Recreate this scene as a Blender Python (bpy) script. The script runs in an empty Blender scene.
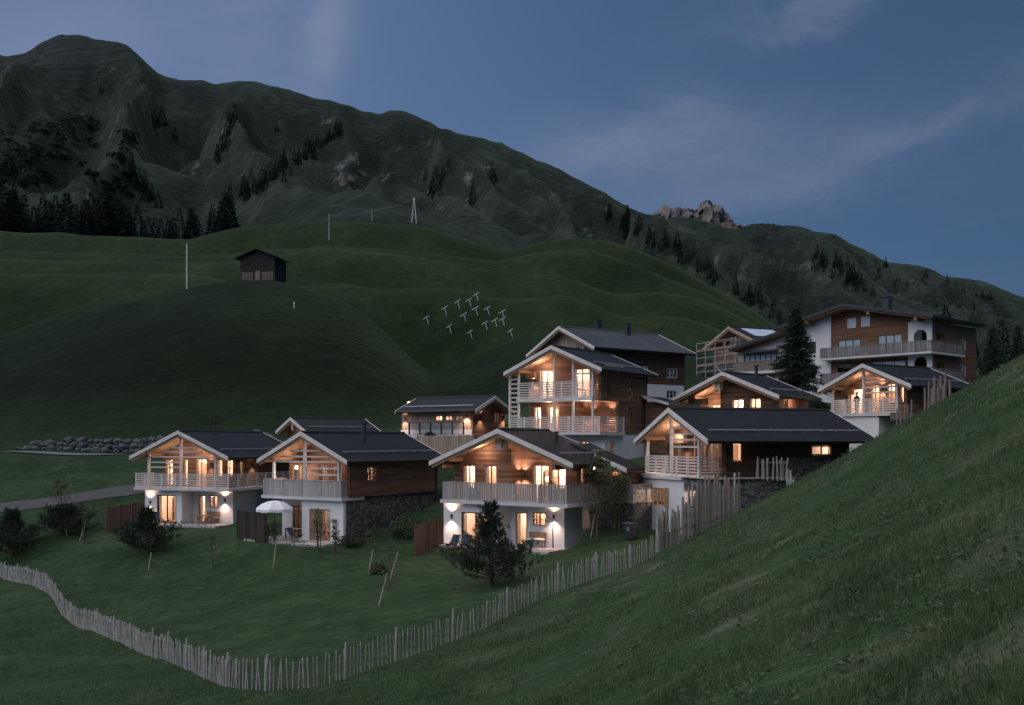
import bpy, bmesh, math, random
import numpy as np
from mathutils import Vector, Matrix
R = math.radians
rng = random.Random(7)
nr = np.random.RandomState(11)
sc = bpy.context.scene
COL = sc.collection
F = 980.0
HY = 440.0            # pixel row of the horizon; the camera stands at the origin, looking along +y

# ------------------------------------------------------------------ camera
cam_d = bpy.data.cameras.new('camera'); cam = bpy.data.objects.new('camera', cam_d); COL.objects.link(cam)
cam.location = (0, 0, 0); cam.rotation_euler = (R(90), 0, 0)
cam_d.sensor_width = 36; cam_d.lens = F / 1024 * 36; cam_d.shift_y = (HY - 352.5) / 1024
cam_d.clip_start = 0.2; cam_d.clip_end = 9000
sc.camera = cam
sc.view_settings.view_transform = 'Standard'; sc.view_settings.look = 'None'
sc.view_settings.gamma = 1; sc.view_settings.exposure = 0; sc.view_settings.use_curve_mapping = False

# ------------------------------------------------------------------ node helpers
class NT:
    def __init__(s, tree): s.t = tree; tree.nodes.clear()
    def n(s, typ, ins=None, **kw):
        nd = s.t.nodes.new(typ)
        for k, v in kw.items(): setattr(nd, k, v)
        for k, v in (ins or {}).items():
            sock = nd.inputs[k]
            if isinstance(v, bpy.types.NodeSocket): s.t.links.new(v, sock)
            elif isinstance(v, (tuple, list)) and len(v) == 3 and sock.type == 'RGBA': sock.default_value = (*v, 1)
            else: sock.default_value = v
        return nd
    def math(s, op, a, b=0.0, c=None):
        ins = {0: a, 1: b}
        if c is not None: ins[2] = c
        return s.n('ShaderNodeMath', ins, operation=op).outputs[0]
    def mix(s, f, a, b, blend='MIX'):
        nd = s.n('ShaderNodeMix', data_type='RGBA', blend_type=blend)
        for i, v in ((0, f), (6, a), (7, b)):
            if isinstance(v, bpy.types.NodeSocket): s.t.links.new(v, nd.inputs[i])
            elif i == 0: nd.inputs[0].default_value = v
            else: nd.inputs[i].default_value = (*v, 1) if len(v) == 3 else v
        return nd.outputs[2]
    def ramp(s, f, stops):
        nd = s.n('ShaderNodeValToRGB', {0: f})
        e = nd.color_ramp.elements
        while len(e) < len(stops): e.new(0.5)
        for el, (p, c) in zip(e, stops): el.position = p; el.color = (*c, 1) if len(c) == 3 else c
        return nd.outputs[0]
    def noise(s, vec, scale, detail=4, rough=.55, dist=0.0):
        return s.n('ShaderNodeTexNoise', {'Vector': vec, 'Scale': scale, 'Detail': detail, 'Roughness': rough, 'Distortion': dist}).outputs[0]
    def scale(s, vec, v):
        return s.n('ShaderNodeMapping', {'Vector': vec, 'Scale': v}).outputs[0]

def new_mat(name):
    m = bpy.data.materials.new(name); m.use_nodes = True
    return m, NT(m.node_tree)
def finish(nt, col, rough=.8, bump=None, bstr=.3, bdist=.02, spec=.3, metal=0.0):
    ins = {'Base Color': col, 'Roughness': rough, 'Specular IOR Level': spec, 'Metallic': metal}
    if bump is not None:
        ins['Normal'] = nt.n('ShaderNodeBump', {'Height': bump, 'Strength': bstr, 'Distance': bdist}).outputs[0]
    p = nt.n('ShaderNodeBsdfPrincipled', ins)
    nt.n('ShaderNodeOutputMaterial', {0: p.outputs[0]})
def coords(nt): return nt.n('ShaderNodeTexCoord').outputs['Object']

def plain(name, c, var=.15, scale=3.0, rough=.8, bump=.2, spec=.3, metal=0.0, fine=40):
    m, nt = new_mat(name); v = coords(nt)
    a = nt.noise(v, scale, 5, .6); b = nt.noise(v, fine, 3, .6)
    f = nt.math('ADD', nt.math('MULTIPLY', a, .6), nt.math('MULTIPLY', b, .4))
    col = nt.ramp(f, [(.3, tuple(x * (1 - var) for x in c)), (.7, tuple(min(1, x * (1 + var)) for x in c))])
    finish(nt, col, rough, b, bump, .01, spec, metal)
    return m

def planks(name, c1, c2, axis, width=.16, gap=.07, rough=.75, gapcol=.25):
    """boards with a tone of their own each; axis 'h' = boards lie level, 'v' = boards stand"""
    m, nt = new_mat(name); v = coords(nt)
    sep = nt.n('ShaderNodeSeparateXYZ', {0: v}).outputs
    along = nt.math('ADD', sep[0], sep[1])
    a, b = (sep[2], along) if axis == 'h' else (along, sep[2])
    t = nt.math('DIVIDE', a, width)
    cell = nt.math('FLOOR', t); fr = nt.math('FRACT', t)
    piece = nt.math('FLOOR', nt.math('MULTIPLY', nt.math('ADD', b, nt.math('MULTIPLY', cell, 1.37)), .35))
    wn = nt.n('ShaderNodeTexWhiteNoise', {'Vector': nt.n('ShaderNodeCombineXYZ', {0: cell, 1: piece}).outputs[0]}, noise_dimensions='2D').outputs[0]
    st = (2.0, 2.0, 22.0) if axis == 'h' else (22.0, 22.0, 1.6)
    g = nt.noise(nt.scale(v, st), 1.6, 5, .65)
    big = nt.noise(v, .7, 3, .5)
    f = nt.math('ADD', nt.math('MULTIPLY', wn, .42), nt.math('ADD', nt.math('MULTIPLY', g, .38), nt.math('MULTIPLY', big, .2)))
    col = nt.ramp(f, [(.2, c1), (.8, c2)])
    edge = nt.math('LESS_THAN', fr, gap)
    col = nt.mix(edge, col, tuple(x * gapcol for x in c1))
    h = nt.math('SUBTRACT', nt.math('MULTIPLY', g, .3), edge)
    finish(nt, col, rough, h, .5, .015)
    return m

def stone_mat(name, c1, c2, joint, sx=2.6, sz=5.5):
    m, nt = new_mat(name); v = coords(nt)
    w = nt.n('ShaderNodeVectorMath', {0: v, 1: nt.n('ShaderNodeVectorMath', {0: nt.n('ShaderNodeTexNoise', {'Vector': v, 'Scale': 2.0}).outputs[1], 1: (.12, .12, .12)}, operation='MULTIPLY').outputs[0]}, operation='ADD').outputs[0]
    mv = nt.scale(w, (sx, sx, sz))
    ce = nt.n('ShaderNodeTexVoronoi', {'Vector': mv, 'Scale': 1.0, 'Randomness': .85})
    ed = nt.n('ShaderNodeTexVoronoi', {'Vector': mv, 'Scale': 1.0, 'Randomness': .85}, feature='DISTANCE_TO_EDGE').outputs[0]
    tone = nt.n('ShaderNodeSeparateColor', {0: ce.outputs[1]}).outputs[0]
    g = nt.noise(v, 9, 5, .65)
    f = nt.math('ADD', nt.math('MULTIPLY', tone, .6), nt.math('MULTIPLY', g, .4))
    col = nt.ramp(f, [(.15, c1), (.85, c2)])
    j = nt.n('ShaderNodeMapRange', {0: ed, 1: .02, 2: .09}).outputs[0]
    col = nt.mix(j, joint, col)
    finish(nt, col, .85, nt.math('ADD', j, nt.math('MULTIPLY', g, .4)), .8, .04)
    return m

def roof_mat(name, c1, c2, metal=False):
    m, nt = new_mat(name); v = coords(nt)
    sep = nt.n('ShaderNodeSeparateXYZ', {0: v}).outputs
    vv = nt.n('ShaderNodeCombineXYZ', {0: sep[1], 1: nt.math('MULTIPLY', nt.math('ABSOLUTE', sep[0]), 1.08)}).outputs[0]
    br = nt.n('ShaderNodeTexBrick', {'Vector': vv, 'Color1': (0, 0, 0), 'Color2': (1, 1, 1), 'Mortar': (.4, .4, .4), 'Scale': 1.0,
              'Mortar Size': .012, 'Brick Width': .42 if not metal else .5, 'Row Height': .26 if not metal else 30.0})
    tone = nt.n('ShaderNodeSeparateColor', {0: br.outputs[0]}).outputs[0]
    n1 = nt.noise(v, 1.1, 5, .6); n2 = nt.noise(v, 14, 3, .6)
    f = nt.math('ADD', nt.math('MULTIPLY', tone, .35), nt.math('ADD', nt.math('MULTIPLY', n1, .4), nt.math('MULTIPLY', n2, .25)))
    col = nt.ramp(f, [(.15, c1), (.85, c2)])
    finish(nt, col, .6, nt.math('ADD', nt.math('MULTIPLY', br.outputs[1], -1.0), nt.math('MULTIPLY', tone, .3)), .6, .02, .25)
    return m

M = {}
M['plaster'] = plain('white_plaster', (.66, .65, .66), .07, .8, .9, .15)
M['concrete'] = plain('pale_concrete', (.52, .51, .52), .1, 1.2, .85, .15)
M['log'] = planks('weathered_brown_boards', (.085, .043, .027), (.27, .155, .10), 'h', .17)
M['log_dark'] = planks('dark_brown_boards', (.05, .027, .018), (.13, .075, .05), 'h', .16)
M['log_hotel'] = planks('red_brown_boards', (.12, .058, .034), (.22, .115, .07), 'h', .14)
M['larch'] = planks('pale_standing_boards', (.22, .165, .12), (.42, .33, .26), 'v', .14)
M['larch_lvl'] = planks('pale_level_boards', (.3, .22, .15), (.5, .39, .28), 'h', .2)
M['grey_wood'] = planks('silver_grey_boards', (.27, .25, .24), (.46, .43, .41), 'v', .13)
M['trim'] = plain('pale_grey_timber', (.58, .54, .51), .2, 2.0, .7, .25)
M['trim_white'] = plain('white_painted_timber', (.62, .60, .59), .12, 2.0, .6, .2)
M['beam'] = plain('brown_beam_timber', (.25, .16, .10), .3, 2.5, .75, .3)
M['frame'] = plain('honey_timber_frame', (.34, .21, .125), .2, 4, .6, .2)
M['frame_dark'] = plain('dark_window_frame', (.06, .045, .04), .2, 4, .5, .1)
M['soffit'] = planks('soffit_boards', (.22, .135, .08), (.38, .25, .16), 'v', .15)
M['roof'] = roof_mat('dark_shingle_roof', (.003, .0035, .005), (.014, .015, .020))
M['roof_grey'] = roof_mat('grey_metal_roof', (.03, .032, .038), (.07, .074, .084), True)
M['stone'] = stone_mat('grey_rubble_stone', (.05, .05, .053), (.19, .185, .185), (.03, .03, .03))
M['metal'] = plain('dark_metal', (.05, .05, .055), .2, 5, .45, .1, .5, .6)
M['metal_pale'] = plain('galvanised_metal', (.42, .43, .45), .2, 3, .5, .15, .5, .4)
M['interior'] = plain('warm_interior_wall', (.66, .56, .48), .15, 1.5, .8, .15)
M['floor_in'] = planks('interior_floorboards', (.25, .16, .1), (.4, .27, .17), 'v', .2)
def curtain_mat():
    m, nt = new_mat('linen_curtain'); v = coords(nt); c = nt.ramp(nt.noise(v, 9, 4, .6), [(.3, (.62, .57, .52)), (.7, (.78, .74, .69))])
    d = nt.n('ShaderNodeBsdfDiffuse', {0: c}); t = nt.n('ShaderNodeBsdfTranslucent', {0: c}); mx = nt.n('ShaderNodeMixShader', {0: .6, 1: d.outputs[0], 2: t.outputs[0]})
    nt.n('ShaderNodeOutputMaterial', {0: mx.outputs[0]}); return m
M['curtain'] = curtain_mat()
M['wing'] = plain('beige_render', (.50, .46, .42), .08, .8, .9, .15)
M['blind'] = plain('white_roller_blind', (.84, .85, .88), .05, 2, .8, .05)
M['paving'] = stone_mat('terrace_paving', (.28, .265, .26), (.45, .43, .42), (.16, .15, .14), 1.6, 1.6)
M['fabric_white'] = plain('white_canvas', (.72, .72, .75), .08, 3, .9, .2)
M['fabric_dark'] = plain('dark_navy_canvas', (.035, .04, .06), .2, 6, .9, .2)
M['stake'] = plain('grey_weathered_stake', (.31, .295, .28), .6, 2.2, .85, .4)
M['rail_grey'] = planks('grey_rail_boards', (.15, .14, .135), (.27, .255, .25), 'v', .13)
M['stake_dark'] = plain('dark_weathered_stake', (.19, .155, .135), .4, 2.5, .85, .4)
M['screen'] = planks('brown_screen_boards', (.07, .038, .028), (.16, .10, .075), 'v', .13)
M['screen_dark'] = planks('black_brown_screen_boards', (.022, .015, .013), (.05, .035, .03), 'v', .15)
M['bark'] = plain('tree_bark', (.09, .07, .055), .35, 6, .9, .5)
M['needle'] = plain('dark_conifer_needles', (.020, .034, .021), .5, 1.2, .75, .2, .2, 0, 9)
M['needle_far'] = plain('far_conifer_needles', (.012, .020, .015), .4, .05, .9, .1, .1, 0, .6)
M['pine'] = plain('mountain_pine_needles', (.030, .046, .032), .5, 1.5, .75, .2, .2, 0, 12)
M['leaf'] = plain('young_tree_leaves', (.05, .065, .03), .5, 2, .7, .2, .3, 0, 15)
M['leaf_red'] = plain('reddish_tree_leaves', (.085, .045, .028), .4, 2, .7, .2, .3, 0, 15)
M['hut'] = planks('sun_blackened_boards', (.006, .005, .005), (.026, .023, .022), 'h', .22)
M['boulder'] = plain('grey_boulder', (.085, .085, .092), .45, 1.2, .9, .6, .2, 0, 9)
M['bin'] = plain('black_plastic', (.018, .018, .022), .2, 4, .45, .1, .5)
M['fleece'] = plain('white_sheepskin', (.75, .72, .68), .1, 25, .95, .9)
M['skin'] = plain('skin', (.42, .26, .19), .05, 8, .6, .05)
M['cloth'] = plain('dark_clothes', (.02, .02, .025), .2, 8, .9, .2)
M['red_plank'] = plain('red_scaffold_toe_board', (.25, .13, .105), .25, 3, .7, .2)
M['solar'] = plain('pale_roof_sheet', (.45, .52, .62), .15, .7, .35, .05, .5)
M['barrier'] = plain('zinc_barrier_steel', (.52, .53, .57), .15, 3, .5, .15, .5, .2)
M['tarp'] = plain('grey_building_wrap', (.16, .17, .19), .25, 1.5, .7, .3)

def glass_mat():
    m, nt = new_mat('window_glass')
    lw = nt.n('ShaderNodeFresnel', {'IOR': 1.5}).outputs[0]
    f = nt.math('ADD', nt.math('MULTIPLY', lw, .9), .02)
    t = nt.n('ShaderNodeBsdfTransparent', {0: (.93, .95, .95)}); g = nt.n('ShaderNodeBsdfGlossy', {'Roughness': .03, 'Color': (.9, .9, .9)})
    mx = nt.n('ShaderNodeMixShader', {0: f, 1: t.outputs[0], 2: g.outputs[0]})
    nt.n('ShaderNodeOutputMaterial', {0: mx.outputs[0]})
    return m
M['glass'] = glass_mat()
def lamp_mat(name, c, s):
    m, nt = new_mat(name)
    e = nt.n('ShaderNodeEmission', {0: c, 1: s}); nt.n('ShaderNodeOutputMaterial', {0: e.outputs[0]})
    return m
M['bulb'] = lamp_mat('glowing_bulb', (1, .62, .34), 9)
M['bulb_soft'] = lamp_mat('glowing_shade', (1, .64, .38), 2.2)

# ------------------------------------------------------------------ mesh builder
class MB:
    def __init__(s): s.v = []; s.f = []
    def box(s, x0, x1, y0, y1, z0, z1):
        if x0 > x1: x0, x1 = x1, x0
        if y0 > y1: y0, y1 = y1, y0
        if z0 > z1: z0, z1 = z1, z0
        b = len(s.v)
        s.v += [(x0, y0, z0), (x1, y0, z0), (x1, y1, z0), (x0, y1, z0), (x0, y0, z1), (x1, y0, z1), (x1, y1, z1), (x0, y1, z1)]
        s.f += [(b, b+3, b+2, b+1), (b+4, b+5, b+6, b+7), (b, b+1, b+5, b+4), (b+1, b+2, b+6, b+5), (b+2, b+3, b+7, b+6), (b+3, b, b+4, b+7)]
        return s
    def prism(s, poly, axis, a0, a1):
        """poly in the plane across axis: axis 'y' -> (x,z), 'x' -> (y,z), 'z' -> (x,y)"""
        P = {'y': lambda p, a: (p[0], a, p[1]), 'x': lambda p, a: (a, p[0], p[1]), 'z': lambda p, a: (p[0], p[1], a)}[axis]
        b = len(s.v); n = len(poly)
        s.v += [P(p, a0) for p in poly] + [P(p, a1) for p in poly]
        s.f += [tuple(range(b, b+n)), tuple(range(b+2*n-1, b+n-1, -1))]
        s.f += [(b+i, b+n+i, b+n+(i+1) % n, b+(i+1) % n) for i in range(n)]
        return s
    def bar(s, p, q, w, d=None, up=(0, 0, 1)):
        """square bar from p to q, w across, d the other way"""
        d = w if d is None else d
        p = Vector(p); q = Vector(q); t = (q - p).normalized(); u = Vector(up)
        if abs(t.dot(u)) > .95: u = Vector((0, 1, 0))
        a = t.cross(u).normalized() * w / 2; c = t.cross(a).normalized() * d / 2
        b = len(s.v)
        for e in (p, q): s.v += [tuple(e - a - c), tuple(e + a - c), tuple(e + a + c), tuple(e - a + c)]
        s.f += [(b, b+1, b+2, b+3), (b+7, b+6, b+5, b+4)] + [(b+i, b+4+i, b+4+(i+1) % 4, b+(i+1) % 4) for i in range(4)]
        return s
    def tube(s, pts, radii, n=6, cap=True):
        rings = []
        for i, p in enumerate(pts):
            p = Vector(p); t = (Vector(pts[min(i+1, len(pts)-1)]) - Vector(pts[max(i-1, 0)])).normalized()
            u = Vector((0, 0, 1)) if abs(t.z) < .9 else Vector((1, 0, 0))
            a = t.cross(u).normalized(); c = t.cross(a).normalized(); b = len(s.v)
            r = radii[i] if isinstance(radii, (list, tuple)) else radii
            for k in range(n):
                g = 2*math.pi*k/n; s.v.append(tuple(p + a*math.cos(g)*r + c*math.sin(g)*r))
            rings.append(b)
        for b0, b1 in zip(rings, rings[1:]):
            s.f += [(b0+k, b0+(k+1) % n, b1+(k+1) % n, b1+k) for k in range(n)]
        if cap: s.f += [tuple(range(rings[0]+n-1, rings[0]-1, -1)), tuple(range(rings[-1], rings[-1]+n))]
        return s
    def lathe(s, c, prof, n=16):
        rings = []
        for r, z in prof:
            b = len(s.v); rings.append(b)
            for k in range(n):
                g = 2*math.pi*k/n; s.v.append((c[0]+r*math.cos(g), c[1]+r*math.sin(g), c[2]+z))
        for b0, b1 in zip(rings, rings[1:]):
            s.f += [(b0+k, b0+(k+1) % n, b1+(k+1) % n, b1+k) for k in range(n)]
        s.f += [tuple(range(rings[0]+n-1, rings[0]-1, -1)), tuple(range(rings[-1], rings[-1]+n))]
        return s
    def quad(s, a, b, c, d):
        i = len(s.v); s.v += [tuple(a), tuple(b), tuple(c), tuple(d)]; s.f.append((i, i+1, i+2, i+3)); return s
    def mesh(s, name, mat, smooth=False):
        me = bpy.data.meshes.new(name); me.from_pydata(s.v, [], s.f)
        mats = mat if isinstance(mat, (list, tuple)) else [mat]
        for m in mats: me.materials.append(m)
        if smooth:
            for p in me.polygons: p.use_smooth = True
        return me
    def build(s, name, mat, parent=None, smooth=False, fix=True):
        me = s.mesh(name, mat, smooth)
        if fix:
            bm = bmesh.new(); bm.from_mesh(me); bmesh.ops.recalc_face_normals(bm, faces=bm.faces); bm.to_mesh(me); bm.free()
        return link(name, me, parent)
def link(name, me, parent=None, loc=None):
    o = bpy.data.objects.new(name, me); COL.objects.link(o)
    if parent is not None: o.parent = parent
    if loc is not None: o.location = loc
    return o
def empty(name, loc=(0, 0, 0), rz=0.0):
    o = bpy.data.objects.new(name, None); COL.objects.link(o); o.location = loc; o.rotation_euler = (0, 0, rz)
    o.empty_display_size = .3
    return o
def tag(o, label=None, cat=None, group=None, kind=None):
    for k, v in (('label', label), ('category', cat), ('group', group), ('kind', kind)):
        if v: o[k] = v
    return o
def copy_tree(o, parent=None):
    c = o.copy(); COL.objects.link(c)
    if parent is not None: c.parent = parent
    for ch in list(o.children): copy_tree(ch, c)
    return c
def light(kind, name, loc, power, color=(1, .62, .36), parent=None, size=.08, rot=None, spot=None, blend=.6):
    d = bpy.data.lights.new(name, kind); d.energy = power; d.color = color; d.shadow_soft_size = size
    if spot: d.spot_size = R(spot); d.spot_blend = blend
    o = bpy.data.objects.new(name, d); COL.objects.link(o); o.location = loc
    if rot: o.rotation_euler = rot
    if parent is not None: o.parent = parent
    return o

# ------------------------------------------------------------------ numpy noise
def vnoise(x, y, seed=0):
    rs = np.random.RandomState(seed); tab = rs.rand(256, 256)
    xi = np.floor(x).astype(int); yi = np.floor(y).astype(int); fx = x - xi; fy = y - yi
    fx = fx*fx*fx*(fx*(fx*6-15)+10); fy = fy*fy*fy*(fy*(fy*6-15)+10)
    g = lambda a, b: tab[a & 255, b & 255]
    return (g(xi, yi)*(1-fx)+g(xi+1, yi)*fx)*(1-fy) + (g(xi, yi+1)*(1-fx)+g(xi+1, yi+1)*fx)*fy
def fbm(x, y, oct=4, seed=0, gain=.5):
    a, s, t = 1.0, 0.0, 0.0
    for i in range(oct):
        s = s + a*vnoise(x*2**i+17.3*i, y*2**i-9.1*i, seed+i); t += a; a *= gain
    return s/t - .5
def sstep(a, b, x):
    t = np.clip((x-a)/(b-a), 0, 1); return t*t*(3-2*t)

# ------------------------------------------------------------------ terrain heights
P3 = lambda px, py, D: ((px-512)/F*D, D, (HY-py)/F*D)
CP = [P3(*p) for p in [
    # line of the picket fence
    (0, 575, 72), (35, 586, 66), (55, 600, 61), (63, 617, 58), (75, 624, 56), (100, 634, 52), (150, 655, 46), (220, 685, 36.5), (260, 689, 34.5),
    (330, 682, 35), (380, 667, 36.5), (460, 640, 39.5), (560, 592, 43), (640, 565, 47),
    # foot of the near slope, bottom edge of the view
    (0, 705, 38), (120, 705, 36), (250, 705, 32.5), (400, 705, 29.5), (512, 705, 24), (700, 705, 12.7), (850, 705, 9.5), (1024, 705, 7),
    (-150, 640, 52), (-150, 705, 40), (700, 620, 20), (700, 580, 27), (690, 541, 47), (850, 560, 17.8), (850, 490, 34), (850, 456, 49),
    (1024, 500, 14.6), (1024, 400, 29), (1024, 361, 49), (770, 498, 48.5), (940, 406, 49), (600, 645, 27), (620, 600, 35), (760, 560, 27),
    (1180, 275, 50), (1180, 420, 18),
    # lawn and house footings
    (145, 524, 79), (229, 525, 75.5), (200, 560, 66), (100, 550, 69), (30, 545, 75), (265, 540, 66), (342, 546, 65), (300, 600, 53), (200, 610, 55),
    (390, 575, 56), (300, 640, 43), (415, 549, 64), (444, 546, 64), (562, 551, 59.5), (500, 575, 54), (600, 556, 55), (631, 532, 62), (643, 529, 64),
    (437, 492, 76), (420, 515, 70), (600, 500, 66), (640, 500, 67.5), (606, 461, 72), (640, 462, 74), (560, 470, 72),
    # behind the spur
    (700, 541, 57), (770, 515, 56), (840, 472, 62.5), (850, 474, 57), (940, 422, 58), (925, 413, 70), (870, 456, 74), (830, 458, 76), (1024, 384, 60), (1024, 400, 80),
    (1180, 330, 62), (1180, 380, 85),
    # bank, path and road on the left
    (0, 508, 84), (70, 498, 84), (140, 489, 85), (-150, 515, 84), (0, 453, 100), (140, 453, 100), (262, 445, 100), (-150, 453, 100), (0, 480, 92), (140, 470, 92),
    (200, 480, 88), (264, 470, 88), (330, 441, 96), (0, 452, 105), (140, 452, 105), (262, 443, 106),
    # upper terrace of the village
    (402, 436, 90), (440, 437, 88), (470, 437, 86), (505, 437, 84), (540, 445, 84), (600, 402, 94), (647, 400, 97), (690, 399, 104), (740, 400, 102), (800, 398, 104), (880, 404, 98), (960, 392, 100),
    (720, 384, 116), (1000, 395, 98), (1024, 392, 110), (1180, 380, 115),
]]
CP += [(0, 0, -3), (-10, 6, -6.5), (-20, 15, -9.6), (-32, 25, -10.4), (0, -14, -1.4), (14, -12, 6), (-16, -12, -9), (10, 3, 1.8), (20, 10, 6.2), (30, 22, 10), (42, 40, 13), (-45, 40, -10.6), (-70, 60, -10.5), (-95, 75, -10), (-120, 100, -2.5)]
# far profile: knots over depth, each a curve of pixel rows over pixel columns
def curve(pts, d=0):
    xs = [p[0] for p in pts]; ys = [p[1] for p in pts]
    return lambda u: np.interp(512+F*u, xs, ys)
def smooth(a, k):
    ker = np.hanning(2*k+3)[1:-1]; ker /= ker.sum()
    return np.convolve(np.pad(a, len(ker)//2, mode='edge'), ker, mode='valid')
U = np.linspace(-1.5, 1.5, 1501)
PX = 512 + F*U
K110 = [(-300, 438), (0, 437), (262, 434), (400, 430), (480, 424), (560, 400), (720, 388), (850, 396), (1024, 393), (1300, 385)]
KA = [(-300, 395), (-120, 362), (0, 337), (70, 312), (130, 297), (190, 287), (240, 283), (285, 285), (340, 300), (380, 328), (405, 353), (425, 372), (445, 372), (480, 354), (520, 338), (600, 334), (650, 336), (700, 345), (760, 362), (850, 372), (1024, 380), (1300, 372)]
KB = [(-300, 272), (0, 270), (70, 270), (150, 272), (200, 275), (240, 281), (310, 284), (340, 281), (380, 288), (450, 288), (478, 291), (510, 296), (560, 291), (590, 300), (620, 318), (640, 315), (680, 318), (720, 330), (760, 349), (850, 366), (1024, 376), (1300, 368)]
KC = [(-300, 262), (0, 258), (100, 260), (180, 261), (235, 259), (280, 252), (320, 243), (360, 247), (400, 253), (450, 263), (500, 268), (560, 276), (590, 286), (610, 294), (640, 294), (660, 292), (690, 296), (720, 306), (745, 319), (770, 335), (850, 362), (1024, 372), (1300, 364)]
KC2 = [(-300, 252), (0, 250), (100, 252), (190, 255), (280, 247), (320, 246), (360, 247), (420, 250), (460, 256), (500, 262), (530, 254), (562, 247), (588, 246), (617, 257), (650, 268), (700, 288), (740, 308), (770, 330), (850, 361), (1024, 371), (1300, 362)]
KD = [(-300, 226), (0, 228), (40, 230), (120, 235), (190, 237), (230, 226), (280, 221), (360, 221), (420, 224), (450, 233), (490, 246), (510, 250), (530, 241), (560, 237), (610, 238), (640, 248), (680, 266), (740, 300), (770, 320), (800, 341), (850, 360), (1024, 369), (1300, 360)]
KE = [(-300, 205), (0, 212), (200, 222), (300, 212), (420, 214), (500, 240), (600, 262), (680, 290), (740, 318), (800, 345), (900, 360), (1024, 366), (1300, 360)]
KM2 = [(-300, 135), (-100, 96), (0, 80), (60, 83), (100, 90), (150, 112), (200, 112), (260, 118), (320, 140), (380, 150), (430, 160), (480, 178), (560, 204), (620, 228), (680, 250), (760, 262), (820, 272), (900, 300), (960, 318), (1024, 335), (1300, 400)]
KM3 = [(-300, 115), (-120, 75), (0, 47), (30, 38), (58, 32), (78, 34), (100, 40), (125, 48), (160, 63), (190, 70), (215, 76), (240, 82), (262, 84), (280, 90), (300, 95), (330, 103), (360, 110), (378, 116), (392, 113), (402, 112), (415, 116), (432, 120), (455, 130), (480, 140), (500, 145), (515, 151), (535, 161), (560, 172), (600, 192), (630, 207), (660, 215), (700, 220), (740, 227), (765, 224), (790, 223), (810, 226), (850, 239), (880, 251), (900, 257), (930, 264), (950, 272), (985, 281), (1024, 296), (1150, 335), (1300, 390)]
knots = [(110, K110, 3), (148, None, 0), (175, KA, 9), (195, [(-300, 3.5), (300, 3.5), (385, 3.5), (440, -2), (520, -3), (620, -1.5), (1300, -1)], 0), (215, KB, 8),
         (241, [(-300, 1.5), (150, 2.5), (300, 3.5), (480, 3.0), (540, 0), (600, 2.5), (640, -1), (700, -2), (1300, -1)], 0), (265, KC, 6), (282, [(-300, 1.5), (200, 1.5), (300, 4), (480, 3), (600, 3), (740, 2), (1300, 1)], 0),
         (302, KC2, 6), (324, [(-300, 1), (400, 2), (530, 3.5), (700, 3), (1300, 1)], 0), (347, KD, 5), (385, [(-300, 7), (1300, 7)], 0), (480, KE, 14), (880, KM2, 9), (1140, [(a, b+3.5) for a, b in KM3], 3), (1230, KM3, 2)]
KDs, KZ = [], []
for D, kk, sm in knots:
    KDs.append(D)
    if kk is None: KZ.append(None); continue
    if sm == 0:                      # a hollow this far below (above when negative) the crest before it
        KZ.append(KZ[-1]-.33*smooth(np.interp(PX, [p[0] for p in kk], [p[1] for p in kk]), 10)); continue
    row = np.interp(PX, [p[0] for p in kk], [p[1] for p in kk])
    if sm: row = smooth(row, sm)
    KZ.append((HY-row)/F*D)
KZ[1] = KZ[0]*.30 + KZ[2]*.70
KDs += [1500, 3300]; KZ += [KZ[-1]*.8, KZ[-1]*.1]
KDs = np.array(KDs, float); KZ = np.array(KZ)
def pchip(xk, yk, x):
    h = np.diff(xk)[:, None]; d = np.diff(yk, axis=0)/h
    m = np.zeros_like(yk); w1 = 2*h[1:]+h[:-1]; w2 = h[1:]+2*h[:-1]
    same = d[1:]*d[:-1] > 0
    with np.errstate(divide='ignore', invalid='ignore'):
        hm = (w1+w2)/(w1/d[:-1]+w2/d[1:])
    m[1:-1] = np.where(same, hm, 0); m[0] = d[0]; m[-1] = d[-1]
    i = np.clip(np.searchsorted(xk, x)-1, 0, len(xk)-2); hh = h[i]; t = ((x-xk[i])/hh[:, 0])[:, None]
    return (1+2*t)*(1-t)**2*yk[i]+t*(1-t)**2*hh*m[i]+t*t*(3-2*t)*yk[i+1]+t*t*(t-1)*hh*m[i+1]
LD = np.linspace(math.log(100), math.log(3200), 900)
FAR = pchip(KDs, KZ, np.exp(LD))
_k = np.hanning(19)[1:-1]; _k /= _k.sum()                       # round the knolls along the depth
_S = np.stack([np.convolve(np.pad(FAR[:, j], 8, mode='edge'), _k, mode='valid') for j in range(FAR.shape[1])], 1)
_t = (sstep(110, 140, np.exp(LD))*(1-sstep(400, 470, np.exp(LD))))[:, None]
FAR = FAR*(1-_t)+_S*_t
def far_z(x, y):
    y = np.maximum(y, 90.0); u = np.clip(x/y, -1.49, 1.49)
    a = (u+1.5)/3*1500; b = np.clip((np.log(y)-LD[0])/(LD[-1]-LD[0])*899, 0, 898.99)
    ai = a.astype(int); bi = b.astype(int); fa = a-ai; fb = b-bi
    return (FAR[bi, ai]*(1-fa)+FAR[bi, ai+1]*fa)*(1-fb)+(FAR[bi+1, ai]*(1-fa)+FAR[bi+1, ai+1]*fa)*fb
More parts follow.
